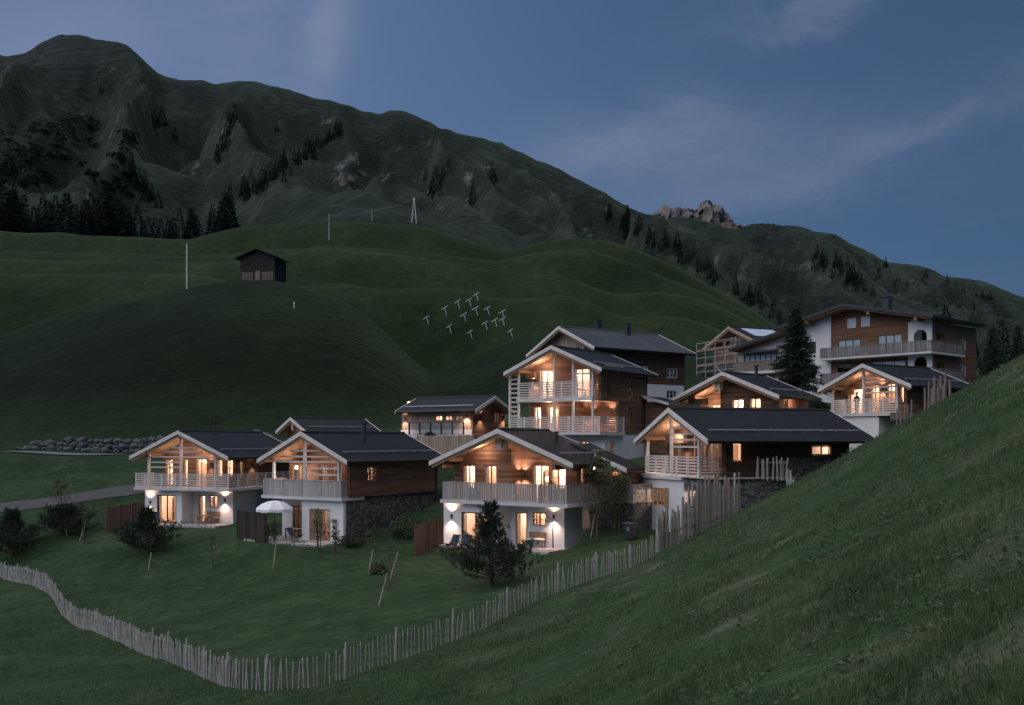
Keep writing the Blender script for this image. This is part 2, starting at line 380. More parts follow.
# near surface: thin plate spline through measured points plus points of the far profile
for upx in range(-300, 1301, 100):
    for D in (112, 128):
        u = (upx-512)/F; CP.append((u*D, D, float(far_z(np.array([u*D]), np.array([float(D)]))[0])))
CPa = np.array(CP); S0 = 40.0
def tps_k(r2): return .5*r2*np.log(r2+1e-9)
_n = len(CPa); _X = CPa[:, :2]/S0
_K = tps_k(((_X[:, None]-_X[None])**2).sum(-1)) + np.eye(_n)*2e-4
_Pm = np.c_[np.ones(_n), _X]
_A = np.block([[_K, _Pm], [_Pm.T, np.zeros((3, 3))]])
_w = np.linalg.solve(_A, np.r_[CPa[:, 2], 0, 0, 0])
def near_z(x, y):
    xs = np.ravel(x)/S0; ys = np.ravel(y)/S0; out = np.empty(len(xs))
    for i in range(0, len(xs), 20000):
        sl = slice(i, i+20000)
        r2 = (xs[sl, None]-_X[None, :, 0])**2+(ys[sl, None]-_X[None, :, 1])**2
        out[sl] = tps_k(r2)@_w[:_n]+_w[_n]+_w[_n+1]*xs[sl]+_w[_n+2]*ys[sl]
    return out.reshape(np.shape(x))
def ground(x, y):
    x = np.asarray(x, float); y = np.asarray(y, float)
    t = sstep(106, 122, y); z = far_z(x, y)
    nearm = y < 122
    zn = np.zeros_like(z)
    if nearm.any(): zn[nearm] = near_z(x[nearm], y[nearm])
    z = z*t + np.where(nearm, zn, 0)*(1-t)
    # roughness of the turf: soft humps near, larger undulation far, gullied rock on the mountain
    z = z + fbm(x/3.1, y/3.1, 3, 3)*.28*(1-sstep(60, 110, y)) + fbm(x/.9, y/.9, 2, 5)*.10*(1-sstep(30, 60, y))
    mead = sstep(112, 150, y)*(1-sstep(380, 480, y))
    z = z + mead*(fbm(x/26, y/26, 4, 9)*2.2 + fbm(x/6, y/6, 2, 12)*.25)
    mt = sstep(420, 700, y)*(1-sstep(1040, 1215, y)*.84)
    wx = x + 60*fbm(x/160, y/160, 3, 21); wy = y + 60*fbm(x/170+5, y/170, 3, 22)
    rid = 1-np.abs(2*fbm((wx*.9+wy*.30)/95, (wy-wx*.2)/460, 3, 31, .45)*2)
    rid2 = 1-np.abs(2*fbm((wx*.9+wy*.30)/34, (wy-wx*.2)/210, 3, 35, .5)*2)
    z = z + mt*((rid-.95)*78 + (rid2-.95)*20 + fbm(x/42, y/42, 4, 41)*7)
    for cx, cy, th, x0, x1, y0, y1, zp, fall in PADS:          # level ground cut for houses and terraces
        c, n = math.cos(R(th)), math.sin(R(th)); dx, dy = x-cx, y-cy
        lx = dx*c-dy*n; ly = dx*n+dy*c
        d = np.hypot(np.maximum(np.maximum(x0-lx, lx-x1), 0), np.maximum(np.maximum(y0-ly, ly-y1), 0))
        t = 1-sstep(0, fall, d); z = z*(1-t)+zp*t
    return z
PADS = [(-26.58, 78, 18.9, -4.1, 4.1, -.8, 11, -6.88, 1.6), (-14.43, 67, 32.1, -4.8, 3.2, -1.8, 10.8, -7.04, 1.1), (-.9, 62, 33.1, -5.3, 3.9, -.9, 9.3, -6.96, 1.2), (9.75, 61, 71, -4.3, 4.2, -.6, 5.6, -5.85, 1.2),
        (3.0, 75, 34.5, -3.3, 3.7, 1.4, 8.5, -1.7, 1.5), (27.54, 77, 57.5, -3.2, 3.4, .4, 7.8, -1.5, 1.5)]
def gz(x, y): return float(ground(np.array([float(x)]), np.array([float(y)]))[0])
def hit(px, py, d0=5.0, d1=1600.0):
    """where the sight line through a pixel first meets the ground"""
    Ds = np.exp(np.linspace(math.log(d0), math.log(d1), 1500))
    z = ground((px-512)/F*Ds, Ds); r = (HY-py)/F*Ds
    i = np.nonzero(z >= r)[0]
    D = Ds[i[0]] if len(i) else d1
    return ((px-512)/F*D, D, gz((px-512)/F*D, D))
def at(px, D):
    x = (px-512)/F*D; return (x, D, gz(x, D))

# ------------------------------------------------------------------ the ground sheet
APEX = -18.0
srows = [2.0]
while srows[-1] < 3200: srows.append(srows[-1]+max(.33, .0085*(srows[-1]-2)))
srows = np.array(srows); NUG = 620
ug = np.linspace(-1.3, 1.3, NUG)
SS, UU = np.meshgrid(srows, ug, indexing='ij')
GX = UU*SS; GY = SS+APEX; GZ = ground(GX, GY)
me = bpy.data.meshes.new('ground')
nrw = len(srows)
me.vertices.add(nrw*NUG); me.vertices.foreach_set('co', np.stack([GX, GY, GZ], -1).ravel().astype(np.float32))
idx = np.arange(nrw*NUG).reshape(nrw, NUG)
quads = np.stack([idx[:-1, :-1], idx[:-1, 1:], idx[1:, 1:], idx[1:, :-1]], -1).reshape(-1, 4)
me.loops.add(quads.size); me.loops.foreach_set('vertex_index', quads.ravel().astype(np.int32))
me.polygons.add(len(quads)); me.polygons.foreach_set('loop_start', np.arange(0, quads.size, 4).astype(np.int32))
me.polygons.foreach_set('use_smooth', np.ones(len(quads), bool))
me.update(calc_edges=True)
ground_o = link('ground', me); ground_o['kind'] = 'structure'

def terrain_mat():
    m, nt = new_mat('alpine_turf')
    geo = nt.n('ShaderNodeNewGeometry'); p = geo.outputs['Position']; nrm = geo.outputs['Normal']
    y = nt.n('ShaderNodeSeparateXYZ', {0: p}).outputs[1]; x = nt.n('ShaderNodeSeparateXYZ', {0: p}).outputs[0]
    nz = nt.n('ShaderNodeSeparateXYZ', {0: nrm}).outputs[2]
    n_big = nt.noise(p, .045, 5, .6); n_mid = nt.noise(p, .35, 5, .6); n_fine = nt.noise(p, 3.0, 5, .7); n_blade = nt.noise(nt.scale(p, (1, .6, 1)), 14.0, 4, .7)
    # lawn and slope
    n_cl = nt.noise(p, 1.1, 5, .7)
    f1 = nt.math('ADD', nt.math('MULTIPLY', nt.math('ADD', nt.math('MULTIPLY', n_mid, .5), nt.math('MULTIPLY', n_cl, .5)), .5), nt.math('ADD', nt.math('MULTIPLY', n_fine, .25), nt.math('MULTIPLY', n_blade, .25)))
    lawn = nt.ramp(f1, [(.38, (.0078, .0175, .0074)), (.5, (.0235, .0455, .0200)), (.62, (.058, .083, .042))])
    f2 = nt.math('ADD', nt.math('MULTIPLY', n_big, .45), nt.math('ADD', nt.math('MULTIPLY', n_mid, .35), nt.math('MULTIPLY', nt.noise(nt.scale(p, (1, .5, 1.6)), 1.4, 5, .7), .20)))
    mead = nt.ramp(f2, [(.34, (.0040, .0074, .0034)), (.5, (.0085, .0138, .0062)), (.66, (.017, .0245, .0115))])
    up_ = nt.n('ShaderNodeMapRange', {0: nt.math('ADD', y, nt.math('MULTIPLY', nt.math('SUBTRACT', n_big, .5), 60.0)), 1: 140.0, 2: 205.0}).outputs[0]   # front hill painted darker, hills above lighter, as shaded face and lit tops
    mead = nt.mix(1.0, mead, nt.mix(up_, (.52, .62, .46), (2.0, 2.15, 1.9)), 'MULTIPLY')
    f3 = nt.math('ADD', nt.math('MULTIPLY', nt.noise(p, .012, 6, .62), .6), nt.math('MULTIPLY', nt.noise(p, .07, 5, .65), .4))
    mtn = nt.ramp(f3, [(.36, (.007, .0105, .0095)), (.5, (.018, .0245, .0225)), (.64, (.046, .054, .049))])
    rockn = nt.noise(p, .03, 6, .7)
    rock = nt.ramp(nt.noise(p, .15, 5, .7), [(.3, (.07, .07, .072)), (.7, (.23, .22, .22))])
    steep = nt.n('ShaderNodeMapRange', {0: nz, 1: .80, 2: .62}).outputs[0]
    rk = nt.n('ShaderNodeMapRange', {0: nt.math('ADD', rockn, nt.math('MULTIPLY', steep, .22)), 1: .79, 2: .92}).outputs[0]
    mtn = nt.mix(rk, mtn, rock)
    pz = nt.n('ShaderNodeSeparateXYZ', {0: p}).outputs[2]        # bare dark rock of the summit, in slanting bands
    sm = nt.math('MULTIPLY', nt.n('ShaderNodeMapRange', {0: nt.math('ADD', pz, nt.math('MULTIPLY', rockn, 150.0)), 1: 455.0, 2: 490.0}).outputs[0],
                 nt.n('ShaderNodeMapRange', {0: nt.math('ADD', x, nt.math('MULTIPLY', rockn, 160.0)), 1: -370.0, 2: -400.0}).outputs[0])
    band = nt.noise(nt.scale(nt.n('ShaderNodeVectorRotate', {'Vector': p, 'Angle': .25}, rotation_type='Y_AXIS').outputs[0], (.01, .01, .16)), 1.0, 6, .7)
    mtn = nt.mix(nt.math('MULTIPLY', sm, .9), mtn, nt.ramp(band, [(.35, (.008, .009, .010)), (.65, (.040, .041, .043))]))
    a = nt.n('ShaderNodeMapRange', {0: y, 1: 88.0, 2: 125.0}).outputs[0]
    b = nt.n('ShaderNodeMapRange', {0: nt.math('ADD', y, nt.math('MULTIPLY', nt.math('SUBTRACT', n_big, .5), 90.0)), 1: 385.0, 2: 460.0}).outputs[0]
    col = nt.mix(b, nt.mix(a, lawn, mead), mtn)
    # bare and dry patches on the near slope
    dry = nt.n('ShaderNodeMapRange', {0: nt.noise(p, .30, 6, .72), 1: .53, 2: .68}).outputs[0]
    nearm = nt.n('ShaderNodeMapRange', {0: y, 1: 60.0, 2: 52.0}).outputs[0]
    slope_m = nt.n('ShaderNodeMapRange', {0: nt.math('ADD', x, nt.math('MULTIPLY', y, .06)), 1: -1.0, 2: 5.0}).outputs[0]
    col = nt.mix(nt.math('MULTIPLY', nt.math('MULTIPLY', dry, .75), nt.math('MULTIPLY', nearm, slope_m)), col, (.14, .125, .10))
    h = nt.math('ADD', nt.math('MULTIPLY', n_blade, .06), nt.math('ADD', nt.math('MULTIPLY', n_fine, .12), nt.math('MULTIPLY', n_mid, .5)))
    hb = nt.math('ADD', h, nt.math('MULTIPLY', nt.math('ADD', nt.math('MULTIPLY', nt.noise(p, .09, 6, .7), b), nt.math('MULTIPLY', band, sm)), 5.5))
    finish(nt, col, .95, hb, 1.0, 1.0, .07)
    pb = [n for n in m.node_tree.nodes if n.type == 'BSDF_PRINCIPLED'][0]
    pb.inputs['Sheen Weight'].default_value = .22; pb.inputs['Sheen Roughness'].default_value = .13; pb.inputs['Sheen Tint'].default_value = (.55, .78, .38, 1)
    return m
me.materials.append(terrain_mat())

# ------------------------------------------------------------------ sky and light
SUN_EL, SUN_AZ = 16.0, 312.0          # low soft light from behind the left shoulder; azimuth clockwise from +y
w = bpy.data.worlds.new('World'); sc.world = w; w.use_nodes = True
nt = NT(w.node_tree)
gen = nt.n('ShaderNodeTexCoord').outputs['Generated']
lift = nt.n('ShaderNodeVectorMath', {0: nt.n('ShaderNodeVectorMath', {0: gen, 1: (1, 1, .45)}, operation='MULTIPLY').outputs[0], 1: (0, 0, .30)}, operation='ADD').outputs[0]
lift = nt.n('ShaderNodeVectorMath', {0: lift}, operation='NORMALIZE').outputs[0]   # the dusk sky is nearly even towards the horizon
sky = nt.n('ShaderNodeTexSky', {'Vector': lift}, sky_type='NISHITA', sun_disc=False)
sky.sun_elevation = R(SUN_EL); sky.sun_rotation = R(SUN_AZ); sky.altitude = 2600; sky.air_density = 1.0; sky.dust_density = .5; sky.ozone_density = 1.6
g = nt.n('ShaderNodeTexCoord').outputs['Generated']
gs = nt.n('ShaderNodeSeparateXYZ', {0: g}).outputs
# thin high cloud: noise on a flat ceiling
zc = nt.math('MAXIMUM', gs[2], .04)
cl = nt.n('ShaderNodeCombineXYZ', {0: nt.math('DIVIDE', gs[0], zc), 1: nt.math('DIVIDE', gs[1], zc)}).outputs[0]
c1 = nt.noise(nt.scale(cl, (.9, .35, 1)), 1.1, 7, .6, .6)
c2 = nt.noise(cl, .35, 4, .5)
cf = nt.n('ShaderNodeMapRange', {0: nt.math('ADD', nt.math('MULTIPLY', c1, .6), nt.math('MULTIPLY', c2, .4)), 1: .47, 2: .72}).outputs[0]
hs = nt.n('ShaderNodeHueSaturation', {'Saturation': 1.10, 'Value': .97, 'Color': sky.outputs[0]}).outputs[0]
glow = nt.n('ShaderNodeMapRange', {0: gs[0], 1: .10, 2: -.62}).outputs[0]     # the last light stands in the west, to the left
hs = nt.mix(nt.math('MULTIPLY', glow, .7), hs, (2.35, 3.1, 5.1))
az_ = nt.math('DIVIDE', gs[0], nt.math('MAXIMUM', gs[1], .05)); el_ = nt.math('DIVIDE', gs[2], nt.math('MAXIMUM', gs[1], .05))
wv = nt.n('ShaderNodeCombineXYZ', {0: az_, 1: el_}).outputs[0]
wob = nt.noise(nt.scale(wv, (1.0, 1.6, 1)), 5.0, 6, .62, .4); fine_ = nt.noise(nt.scale(wv, (1, 2.2, 1)), 9.0, 7, .68, .8)
def streak(a0, e0, tilt, la, le, amt):
    c_, s_ = math.cos(R(tilt)), math.sin(R(tilt))
    da = nt.math('SUBTRACT', az_, a0); de = nt.math('ADD', nt.math('SUBTRACT', el_, e0), nt.math('MULTIPLY', nt.math('SUBTRACT', wob, .5), .16))
    p_ = nt.math('DIVIDE', nt.math('ADD', nt.math('MULTIPLY', da, c_), nt.math('MULTIPLY', de, s_)), la); q_ = nt.math('DIVIDE', nt.math('SUBTRACT', nt.math('MULTIPLY', de, c_), nt.math('MULTIPLY', da, s_)), le)
    r_ = nt.math('ADD', nt.math('MULTIPLY', p_, p_), nt.math('MULTIPLY', q_, q_))
    return nt.math('MULTIPLY', nt.math('POWER', 2.718, nt.math('MULTIPLY', r_, -1.0)), amt)
cl_ = None                               # thin cirrus: where each wisp hangs in the sky, its slant, length and width
for a in ((-.185, .435, 78, .10, .026, .75), (-.27, .42, 80, .16, .05, .30), (.15, .305, 14, .11, .030, .55), (.20, .265, 18, .20, .050, .35), (.40, .305, 20, .22, .026, .34), (.33, .45, 10, .10, .018, .50), (-.45, .40, 25, .14, .05, .40), (.02, .28, 30, .16, .045, .22)):
    f_ = streak(*a); cl_ = f_ if cl_ is None else nt.math('ADD', cl_, f_)
cl_ = nt.math('MULTIPLY', cl_, nt.math('ADD', nt.math('MULTIPLY', fine_, 1.1), .1))
hs = nt.mix(nt.n('ShaderNodeMapRange', {0: cl_, 1: 0.0, 2: 1.55}).outputs[0], hs, (4.3, 4.5, 6.2))
col = nt.mix(nt.math('MULTIPLY', cf, .07), hs, (3.1, 3.15, 3.9))
bg = nt.n('ShaderNodeBackground', {0: col, 1: .075})
nt.n('ShaderNodeOutputWorld', {0: bg.outputs[0]})
sd = bpy.data.lights.new('sun', 'SUN'); so = bpy.data.objects.new('sun', sd); COL.objects.link(so)
sd.energy = 2.7; sd.angle = R(100); sd.color = (.97, .95, .97)
LAMP_AZ = 240.0
sunv = Vector((math.sin(R(LAMP_AZ)), math.cos(R(LAMP_AZ)), math.tan(R(63))))
so.rotation_euler = sunv.to_track_quat('Z', 'Y').to_euler()
sc.cycles.use_denoising = True
sc.cycles.max_bounces = 5; sc.cycles.diffuse_bounces = 3; sc.cycles.glossy_bounces = 2; sc.cycles.transparent_max_bounces = 12; sc.cycles.sample_clamp_indirect = 4.0
# =================================================================== buildings
class House:
    """a building: local x runs along the gable front, y back along the ridge, z up; heights are given from the camera's level"""
    def __init__(s, name, label, cat, cx, cy, th, base, group=None):
        s.b = base; s.th = R(th); s.cx = cx; s.cy = cy
        s.root = empty(name, (cx, cy, base), -R(th)); tag(s.root, label, cat, group)
    def part(s, name, mb, mat, parent=None, label=None, smooth=False):
        mb.v = [(x, y, z - s.b) for x, y, z in mb.v]
        o = mb.build(name, M[mat] if isinstance(mat, str) else mat, parent or s.root, smooth)
        if label: o['label'] = label
        return o
    def world(s, x, y, z):
        c, n = math.cos(s.th), math.sin(s.th)
        return (s.cx + x*c + y*n, s.cy - x*n + y*c, z)
    def lamp(s, x, y, z, power, size=.12, color=(1, .67, .51)):
        return light('POINT', 'lamp_or_fill_light', (x, y, z - s.b), power*3.4, color, s.root, size)  # lamps of the rooms; outdoors also bare fill lights added under the gables

def wall(mb, axis, pos, a0, a1, z0, z1, holes=(), t=.25):
    """upright wall with rectangular openings. axis 'f': spans x at y=pos..pos+t; 's': spans y at x=pos-t..pos (t<0 turns it)"""
    hs = [h for h in holes if h[1] > a0 and h[0] < a1]
    xs = sorted({a0, a1, *[min(max(h[0], a0), a1) for h in hs], *[min(max(h[1], a0), a1) for h in hs]})
    for l, r in zip(xs, xs[1:]):
        if r-l < 1e-5: continue
        m = (l+r)/2; cut = sorted((max(h[2], z0), min(h[3], z1)) for h in hs if h[0] < m < h[1])
        z = z0
        for c0, c1 in cut + [(z1, z1)]:
            if c0-z > 1e-4:
                if axis == 'f': mb.box(l, r, pos, pos+t, z, c0)
                else: mb.box(pos-t, pos, l, r, z, c0)
            z = max(z, c1)
    return mb
def gable(mb, y, x0, x1, z0, zr, slope, t=.25):
    """the wall above z0 under a roof with its ridge at x=0"""
    f = lambda x: zr - abs(x)*slope
    pts = [(x0, z0), (x1, z0)]
    if f(x1) > z0+.01: pts.append((x1, f(x1)))
    if x0 < 0 < x1: pts.append((0, f(0)))
    if f(x0) > z0+.01: pts.append((x0, f(x0)))
    mb.prism(pts, 'y', y, y+t); return mb
def window(h, axis, pos, a0, a1, z0, z1, nx=2, nz=1, curtain=.0, frame='frame', inset=.06, depth=.10, fw=.075, blind=False, name='window', out=1):
    """frame with its bars, a glass pane, curtains hanging just inside. out: +1 when the room lies at larger y ('f') or smaller x ('s')"""
    def B(mb, l, r, zl, zr, d0, d1):
        if axis == 'f': mb.box(l, r, pos+d0*out, pos+d1*out, zl, zr)
        else: mb.box(pos-d0*out, pos-d1*out, l, r, zl, zr)
    e = .004; l, r, b, t = a0+e, a1-e, z0+e, z1-e
    m = MB(); d0, d1 = inset, inset+depth
    B(m, l, l+fw, b, t, d0, d1); B(m, r-fw, r, b, t, d0, d1); B(m, l+fw, r-fw, t-fw, t, d0, d1); B(m, l+fw, r-fw, b, b+fw, d0, d1)
    for i in range(1, nx):
        x = l+(r-l)*i/nx; B(m, x-fw*.5, x+fw*.5, b+fw, t-fw, d0+.01, d1-.01)
    for i in range(1, nz):
        z = b+(t-b)*i/nz; B(m, l+fw, r-fw, z-.02, z+.02, d0+.02, d1-.02)
    fo = h.part(name, m, frame)
    p = MB(); dp = d0+depth*.5; B(p, l+fw, r-fw, b+fw, t-fw, dp-.006, dp+.006)
    h.part('pane', p, 'glass', fo)
    if blind:
        q = MB(); B(q, l+fw, r-fw, b+fw, t-fw, d1+.03, d1+.05); h.part('blind', q, 'blind', fo)
    elif curtain > 0:
        q = MB(); wd = (r-l)*curtain; n = max(3, int(wd/.09))
        for s0 in (l+.03, r-.03-wd):
            for i in range(n):
                x = s0+wd*i/n; B(q, x, x+wd/n*.98, b+.05, t-.06, d1+.05+(.05 if i % 2 else 0), d1+.09+(.05 if i % 2 else 0))
        h.part('curtain', q, 'curtain', fo)
    return fo
def sconce(h, x, y, z, face='f', power=16, sign=1, spread=118):
    """up-and-down wall light: a small metal block; face 'f' on a wall facing -y, 's' on a wall facing +x, 'w' on a wall facing -x"""
    m = MB(); d = .13
    if face == 'f': m.box(x-.06, x+.06, y-.09, y-.002, z-.13, z+.13); o = (x, y-.30, z)
    elif face == 's': m.box(x+.002, x+.09, y-.06, y+.06, z-.13, z+.13); o = (x+.30, y, z)
    else: m.box(x-.09, x-.002, y-.06, y+.06, z-.13, z+.13); o = (x-.30, y, z)
    h.part('wall_lamp', m, 'metal')
    for s, rx in ((1, 180), (-1, 0)):
        light('SPOT', 'lamp_or_fill_light', (o[0], o[1], o[2]-h.b+s*.12), power*8.0, (1, .67, .51), h.root, .05, (R(rx), 0, 0), spread, .9)
def pendant(h, x, y, z, top, r=.16):
    m = MB().tube([(x, y, top), (x, y, z+r)], .012, 5); o = h.part('pendant_lamp', m, 'metal')
    g = MB().lathe((x, y, z), [(.03, -r), (r*.75, -r*.7), (r, 0), (r*.75, r*.7), (.03, r)], 10); h.part('globe', g, 'bulb', o, None, True)
def room(h, xl, xr, yf, yb, zf, zt, power, lights, mat='interior', sides='l'):
    """floor, back wall, ceiling and lamps of a lit room"""
    m = MB().box(xl, xr, yf, yb, zf-.05, zf); h.part('room_floor', m, 'floor_in')
    m = MB().box(xl, xr, yb, yb+.1, zf, zt)
    if 'l' in sides: m.box(xl, xl+.04, yf+.02, yb, zf, zt)
    h.part('room_wall', m, mat)
    m = MB().box(xl, xr, yf, yb, zt, zt+.06); h.part('room_ceiling', m, mat)
    # a cupboard, a table and a sofa seen through the glass
    m = MB(); wd = xr-xl
    m.box(xl+wd*.08, xl+wd*.30, yb-.5, yb-.02, zf, zf+1.9); m.box(xl+wd*.62, xl+wd*.9, yb-.45, yb-.02, zf, zf+.9)
    m.box(xl+wd*.40, xl+wd*.60, (yf+yb)/2-.4, (yf+yb)/2+.4, zf+.70, zf+.75)
    for a in (.41, .59): m.box(xl+wd*a-.03, xl+wd*a+.03, (yf+yb)/2-.04, (yf+yb)/2+.04, zf, zf+.70)
    h.part('furniture', m, 'beam')
    for (x, y, z) in lights: h.lamp(x, y+.5, z, power*1.2)
def roof(h, w, zr, ze, y0, y1, mat='roof', wr=None, wl=None, t=.20, trim='trim', guard=True, purlins=True, soffit='soffit', cap=True, board=.30):
    """two slopes, ridge at x=0; wl/wr stretch one side along the same slope"""
    sl = (zr-ze)/w; wl = wl or w; wr = wr or w
    f = lambda x: zr - sl*abs(x)
    m = MB()
    m.prism([(-wl, f(wl)), (0, zr), (0, zr-t), (-wl, f(wl)-t)], 'y', y0, y1)
    m.prism([(0, zr), (wr, f(wr)), (wr, f(wr)-t), (0, zr-t)], 'y', y0, y1)
    ro = h.part('roof', m, mat)
    m = MB(); ti = t+.012
    m.prism([(-wl+.1, f(wl-.1)-ti), (0, zr-ti), (0, zr-ti-.05), (-wl+.1, f(wl-.1)-ti-.05)], 'y', y0+.06, y1-.06)
    m.prism([(0, zr-ti), (wr-.1, f(wr-.1)-ti), (wr-.1, f(wr-.1)-ti-.05), (0, zr-ti-.05)], 'y', y0+.06, y1-.06)
    h.part('soffit', m, soffit, ro)
    for k, yy in enumerate((y0-.07, y1+.012)):
        m = MB(); d = board; e = .035
        m.prism([(-wl-.02, f(wl)+e), (0, zr+e), (0, zr+e-d), (-wl-.02, f(wl)+e-d)], 'y', yy, yy+.058)
        m.prism([(0, zr+e), (wr+.02, f(wr)+e), (wr+.02, f(wr)+e-d), (0, zr+e-d)], 'y', yy, yy+.058)
        h.part('barge_board', m, trim, ro)
        if k == 0:
            m = MB(); d2 = .2
            m.prism([(-wl+.15, f(wl-.15)-t-.07), (0, zr-t-.07), (0, zr-t-.07-d2), (-wl+.15, f(wl-.15)-t-.07-d2)], 'y', y0+.02, y0+.12)
            m.prism([(0, zr-t-.07), (wr-.15, f(wr-.15)-t-.07), (wr-.15, f(wr-.15)-t-.07-d2), (0, zr-t-.07-d2)], 'y', y0+.02, y0+.12)
            h.part('verge_rafter', m, 'beam', ro)
    if cap:
        m = MB().prism([(-.16, zr-.02), (0, zr+.10), (.16, zr-.02)], 'y', y0+.1, y1-.05); h.part('ridge_cap', m, mat, ro)
    for s, ww in ((-1, wl), (1, wr)):
        m = MB(); x = s*(ww+.05); z = f(ww)-.06
        m.tube([(x, y0+.05, z), (x, y1-.05, z-.03)], .075, 8); h.part('gutter', m, 'metal', ro)
        if guard:
            x = s*(ww*.76); z = f(ww*.76); m = MB()
            m.tube([(x, y0+.7, z+.13), (x, y1-.5, z+.13)], .035, 6)
            y = y0+.9
            while y < y1-.6: m.bar((x-s*.06, y, z-.02), (x, y, z+.14), .03); y += 1.1
            h.part('snow_guard', m, 'metal_pale', ro)
    if purlins:
        for x in (-w*.74, 0, w*.74):
            m = MB().box(x-.10, x+.10, y0+.15, y0+3.0, f(x)-t-.07-.26, f(x)-t-.07); h.part('purlin', m, 'beam')
    return ro
def chimney(h, x, y, zb, zt, r=.13, mat='metal', parent=None, square=False):
    m = MB()
    if square: m.box(x-r, x+r, y-r, y+r, zb, zt-.25).box(x-r-.06, x+r+.06, y-r-.06, y+r+.06, zt-.12, zt)
    else: m.tube([(x, y, zb), (x, y, zt-.2)], r, 10).tube([(x, y, zt-.12), (x, y, zt)], r*1.5, 10).tube([(x, y, zt-.2), (x, y, zt-.12)], r*.6, 8)
    return h.part('chimney', m, mat, parent)
def rail(h, pts, z, ht, kind='slats', mat='trim', step=1.35, name='railing'):
    """balcony railing along points (x,y): slats, boards (tight panel), balusters or glass"""
    o = None; m = MB(); posts = []
    for (x0, y0), (x1, y1) in zip(pts, pts[1:]):
        L = math.hypot(x1-x0, y1-y0); ux, uy = (x1-x0)/L, (y1-y0)/L; n = max(1, round(L/step))
        for i in range(n+1): posts.append((x0+ux*L*i/n, y0+uy*L*i/n))
        P = lambda s, zz: (x0+ux*s, y0+uy*s, zz)
        m.bar(P(-.03, z+ht-.03), P(L+.03, z+ht-.03), .10, .06)
        if kind == 'slats':
            k = 6
            for i in range(k): zz = z+.10+(ht-.28)*i/(k-1); m.bar(P(0, zz), P(L, zz), .035, .085)
        elif kind == 'boards':
            m.bar(P(0, z+.05), P(L, z+.05), .07, .06); c = int(L/.135)
            for i in range(c): s = (i+.5)*L/c; m.bar(P(s, z-.02), P(s, z+ht-.07), .030, L/c-.008, up=(ux, uy, 0))
        elif kind == 'balusters':
            m.bar(P(0, z+.08), P(L, z+.08), .07, .06); c = int(L/.17)
            for i in range(c): s = (i+.5)*L/c; m.bar(P(s, z+.02), P(s, z+ht-.07), .032, .125, up=(ux, uy, 0))
        elif kind == 'glass':
            m.bar(P(0, z+.05), P(L, z+.05), .05, .05)
    o = h.part(name, m, mat)
    seen = []
    for (x, y) in posts:
        if any(abs(x-a)+abs(y-b) < .05 for a, b in seen): continue
        seen.append((x, y)); q = MB().box(x-.055, x+.055, y-.055, y+.055, z, z+ht+(.0 if kind != 'slats' else .02)); h.part('post', q, mat, o)
    if kind == 'glass':
        q = MB()
        for (x0, y0), (x1, y1) in zip(pts, pts[1:]): q.bar((x0, y0, z+ht*.5), (x1, y1, z+ht*.5), .012, ht-.2)
        h.part('pane', q, 'glass', o)
    return o
def slats(h, x0, x1, y, zs, mat='trim'):
    m = MB()
    for z in zs: m.box(x0, x1, y-.025, y+.025, z-.055, z+.055)
    return h.part('gable_slats', m, mat)
def posts(h, xs, y, z0, zf, mat='trim', d=.17):
    for x in xs: h.part('roof_post', MB().box(x-d/2, x+d/2, y-d/2, y+d/2, z0, zf(x)), mat)
def downpipe(h, x, y, z0, z1):
    h.part('downpipe', MB().tube([(x+.15, y, z1), (x, y, z1-.35), (x, y, z0)], .05, 8), 'metal')

# ---------------------------------------------------------------- chalet at the far left of the front row
h = House('chalet', 'leftmost front chalet, slatted balcony over a white ground floor, beside the road', 'chalet', -26.58, 78, 18.9, -6.85, 'chalets of the village')
w_, zr, ze = 4.68, .72, -1.34; sl = (zr-ze)/w_; zc = lambda x: zr-.30-sl*abs(x)
ro = roof(h, w_, zr, ze, 0, 11.8)
chimney(h, .6, 4.0, .3, 1.45, .10, parent=ro)
m = wall(MB(), 'f', .8, -3.84, -.25, h.b-.6, -4.08, [(-2.68, -.78, -6.72, -4.45)])
wall(m, 's', -.25, 1.05, 2.2, h.b-.6, -4.08); wall(m, 'f', 2.2, -.25, 3.6, h.b-.6, -4.08, [(.28, 1.04, -6.72, -4.5), (1.36, 2.12, -5.5, -4.5)])
wall(m, 's', 3.6, 2.45, 11.2, h.b-.6, -4.08); wall(m, 's', -3.59, 1.05, 11.2, h.b-.6, -4.08); wall(m, 'f', 10.95, -3.59, 3.35, h.b-.6, -4.08)
h.part('base_wall', m, 'plaster')
h.part('balcony_slab', MB().prism([(-4.56, .3), (4.55, .3), (4.55, 11), (3.5, 11), (3.5, 2.6), (-4.56, 2.6)], 'z', -4.05, -3.85), 'concrete')
up = [(-3.3, -2.5, -3.84, -1.6), (-1.5, -1.05, -3.84, -1.6), (-.33, .81, -3.84, -1.52), (1.7, 2.3, -3.0, -1.6), (2.6, 3.3, -3.0, -1.6)]
m = wall(MB(), 'f', 2.6, -3.6, 3.5, -3.85, -1.25, up); gable(m, 2.6, -3.6, 3.5, -1.25, zr-.34, sl)
sidew = [(.6+3.0, 4.3, -3.0, -1.7)]
wall(m, 's', 3.5, 2.85, 11.2, -3.85, -1.25, [(3.3, 4.0, -3.84, -1.7)]); wall(m, 's', -3.35, 2.85, 11.2, -3.85, -1.25); wall(m, 'f', 10.95, -3.35, 3.25, -3.85, -1.25); gable(m, 10.95, -3.35, 3.25, -1.25, zr-.34, sl)
h.part('timber_wall', m, 'log')
for k, a in enumerate(up): window(h, 'f', 2.6, *a, nx=2 if a[1]-a[0] > .5 else 1, nz=2 if k > 2 else 1, curtain=.13)
window(h, 's', 3.5, 3.3, 4.0, -3.84, -1.7, nx=1)
